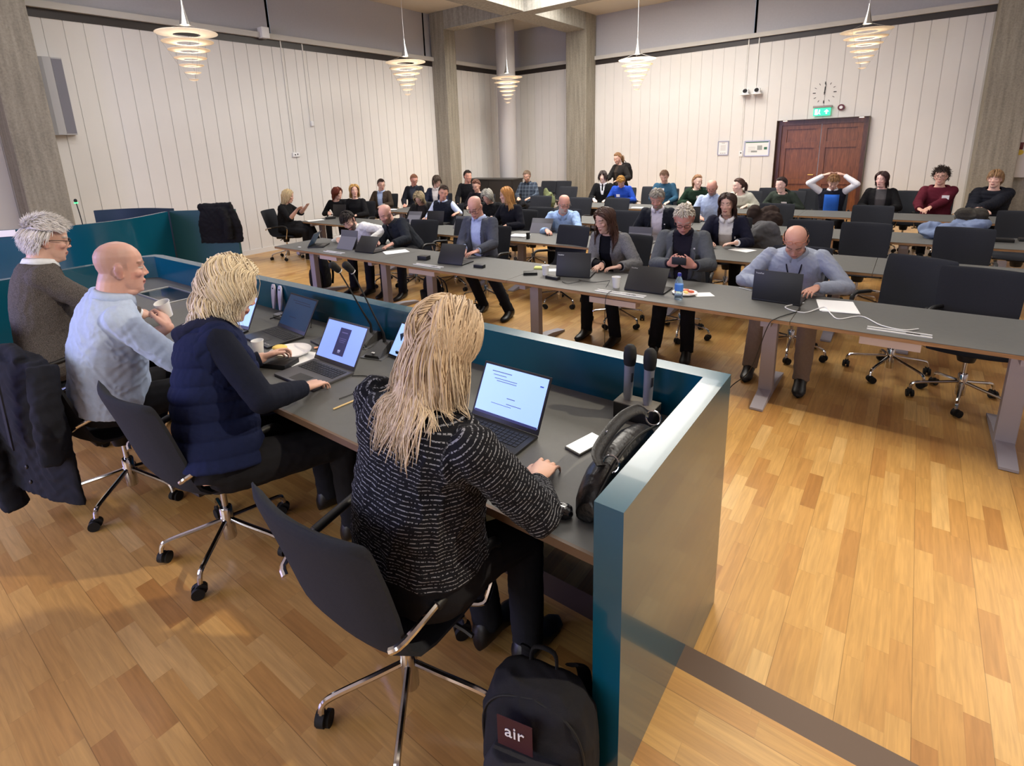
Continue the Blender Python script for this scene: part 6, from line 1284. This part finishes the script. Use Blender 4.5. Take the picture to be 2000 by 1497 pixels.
framed('small framed portrait notice left of the wall switch', -4.0, 1.70, .25, .34, [(0, .36, .3, .03)] + [(0, .2 - .07 * i, .5, .018) for i in range(6)] + [(-.2, -.38, .14, .05), (0, -.38, .14, .05), (.2, -.38, .14, .05)])
fr_ = framed('wide framed evacuation plan right of the wall switch', -3.20, 1.67, .56, .36, [(-.2, .1 - .08 * i, .3, .015) for i in range(5)] + [(.12, .05, .2, .3), (-.1, -.2, .25, .12)])
mb = MB(); mb.box((0, -.011, .15), (.52, .002, .02)); mb.box((.20, -.011, .0), (.07, .002, .06)); mb.build('green_header', mat('plan_green', (60, 110, 90), .7), fr_, False)
# clock: strokes straight on the wall
cl = empty('wall_clock', (-1.86, YR - .004, 2.88), 0, 'large round wall clock of black strokes without a case above the exit sign', 'clock')
mb = MB()
for k in range(12):
    a = k * PI / 6; L_ = .045 if k % 3 else .06; T = Matrix.Rotation(a, 4, 'Y'); mb.box((0, -.004, .235 - L_ / 2), (.010 if k % 3 else .018, .004, L_), T=T)
mb.build('hour_marks', M_black, cl, False)
for nm, L_, w_, a in (('hour_hand', .14, .016, .03), ('minute_hand', .205, .011, .10)): mb = MB(); mb.box((0, -.014 - (.004 if nm[0] == 'm' else 0), L_ / 2 - .03), (w_, .003, L_ + .03), T=Matrix.Rotation(a, 4, 'Y')); mb.build(nm, M_black, cl, False)
mb = MB(); mb.ell((0, -.012, 0), (.014, .012, .014), n=12); mb.build('hub', M_black, cl)
ex = empty('exit_sign', (-1.865, YR - .05, 2.455), 0, 'green illuminated emergency exit sign over the door', 'sign'); M_green = mat('exit_green', (40, 190, 140), .4, emit=(50, 200, 150), es=1.6); M_exw = mat('exit_white', (240, 250, 246), .4, emit=(225, 255, 245), es=2.2)
mb = MB(); mb.box((0, 0, 0), (.34, .02, .17)); mb.build('sign_panel', M_green, ex, False); mb = MB(); mb.box((0, .0, .115), (.38, .07, .05), bev=.01); mb.build('sign_housing', mat('housing_grey', (150, 140, 140), .5), ex)
mb = MB()
mb.rings([[V((.035 + x * .11, y, -.05 + z * .10)) for x, z in ((.38, 0), (.62, 0), (.62, .5), (.95, .5), (.5, 1), (.05, .5), (.38, .5))] for y in (-.0125, -.0105)]); mb.build('arrow', M_exw, ex, False)
mb = MB(); mb.box((-.115, -.0115, 0), (.055, .002, .12)); mb.ell((-.05, -.0115, .042), (.012, .0012, .012), n=12); mb.box((0, 0, 0), (.022, .002, .05), T=Matrix.Translation((-.055, -.0115, .005)) @ Matrix.Rotation(.3, 4, 'Y')); mb.box((0, 0, 0), (.012, .002, .05), T=Matrix.Translation((-.07, -.0115, -.035)) @ Matrix.Rotation(.7, 4, 'Y')); mb.box((0, 0, 0), (.012, .002, .05), T=Matrix.Translation((-.042, -.0115, -.035)) @ Matrix.Rotation(-.5, 4, 'Y')); mb.build('running_figure', M_exw, ex, False)
al = empty('fire_alarm', (-1.50, YR, 2.53), 0, 'round dark red fire alarm sounder right of the exit sign', 'alarm'); mb = MB(); mb.tube([(0, 0, 0), (0, -.05, 0)], .068, n=24); mb.build('alarm_body', mat('alarm_red', (86, 22, 34), .4), al); mb = MB(); mb.tube([(0, -.05, .0), (0, -.056, .0)], .034, n=20); mb.build('alarm_label', M_white, al)
# white board with red boxes at the right edge
wb = empty('alarm_board', (1.95, 14.55, 1.5), 0, 'white board with dark red and red alarm buttons at the right frame edge', 'board'); mb = MB(); mb.box((0, 0, 0), (1.0, .05, .98)); mb.build('board_panel', mat('board_white', (205, 200, 198), .6), wb, False)
mb = MB(); mb.box((-.405, -.03, .10), (.05, .03, .13), bev=.005); mb.build('dark_red_switch', mat('switch_red', (92, 26, 34), .4), wb); mb = MB(); mb.box((-.23, -.03, .13), (.13, .03, .13), bev=.005); mb.build('call_point', mat('call_red', (200, 40, 60), .4), wb); mb = MB(); mb.box((-.23, -.047, .13), (.08, .003, .08)); mb.build('call_label', mat('call_pink', (236, 190, 200), .5), wb, False); mb = MB(); mb.tube([(-.41, -.025, -.02), (-.41, -.032, -.02)], .05, n=18); mb.build('yellow_sticker', mat('sticker_yellow', (206, 176, 60), .6), wb)
# dark cabinet by the round column, low radiator board between pillars
cb = empty('low_cabinet', (-9.75, 12.75, 0), 0, 'dark low cabinet in front of the round column', 'cabinet'); mb = MB(); mb.box((0, 0, .52), (1.7, .5, 1.04)); mb.build('cabinet_body', mat('cabinet_black', (36, 34, 34), .5), cb, False); mb = MB(); mb.box((0, 0, 1.05), (1.74, .54, .03)); mb.build('cabinet_top', mat('cabinet_top', (60, 58, 56), .4), cb, False)
for q in (-.42, .42): mb = MB(); mb.box((q, -.255, .52), (.8, .012, .96)); mb.build('door', mat('cabinet_door', (42, 40, 40), .5), cb, False)
ls = empty('paper_label', (-7.87, 1.40, 1.265), math.radians(52), 'white paper label stuck to the curved teal screen at the left frame edge', 'label'); mb = MB(); mb.box((0, 0, 0), (.16, .004, .07)); mb.build('label_sheet', M_paper, ls, False)
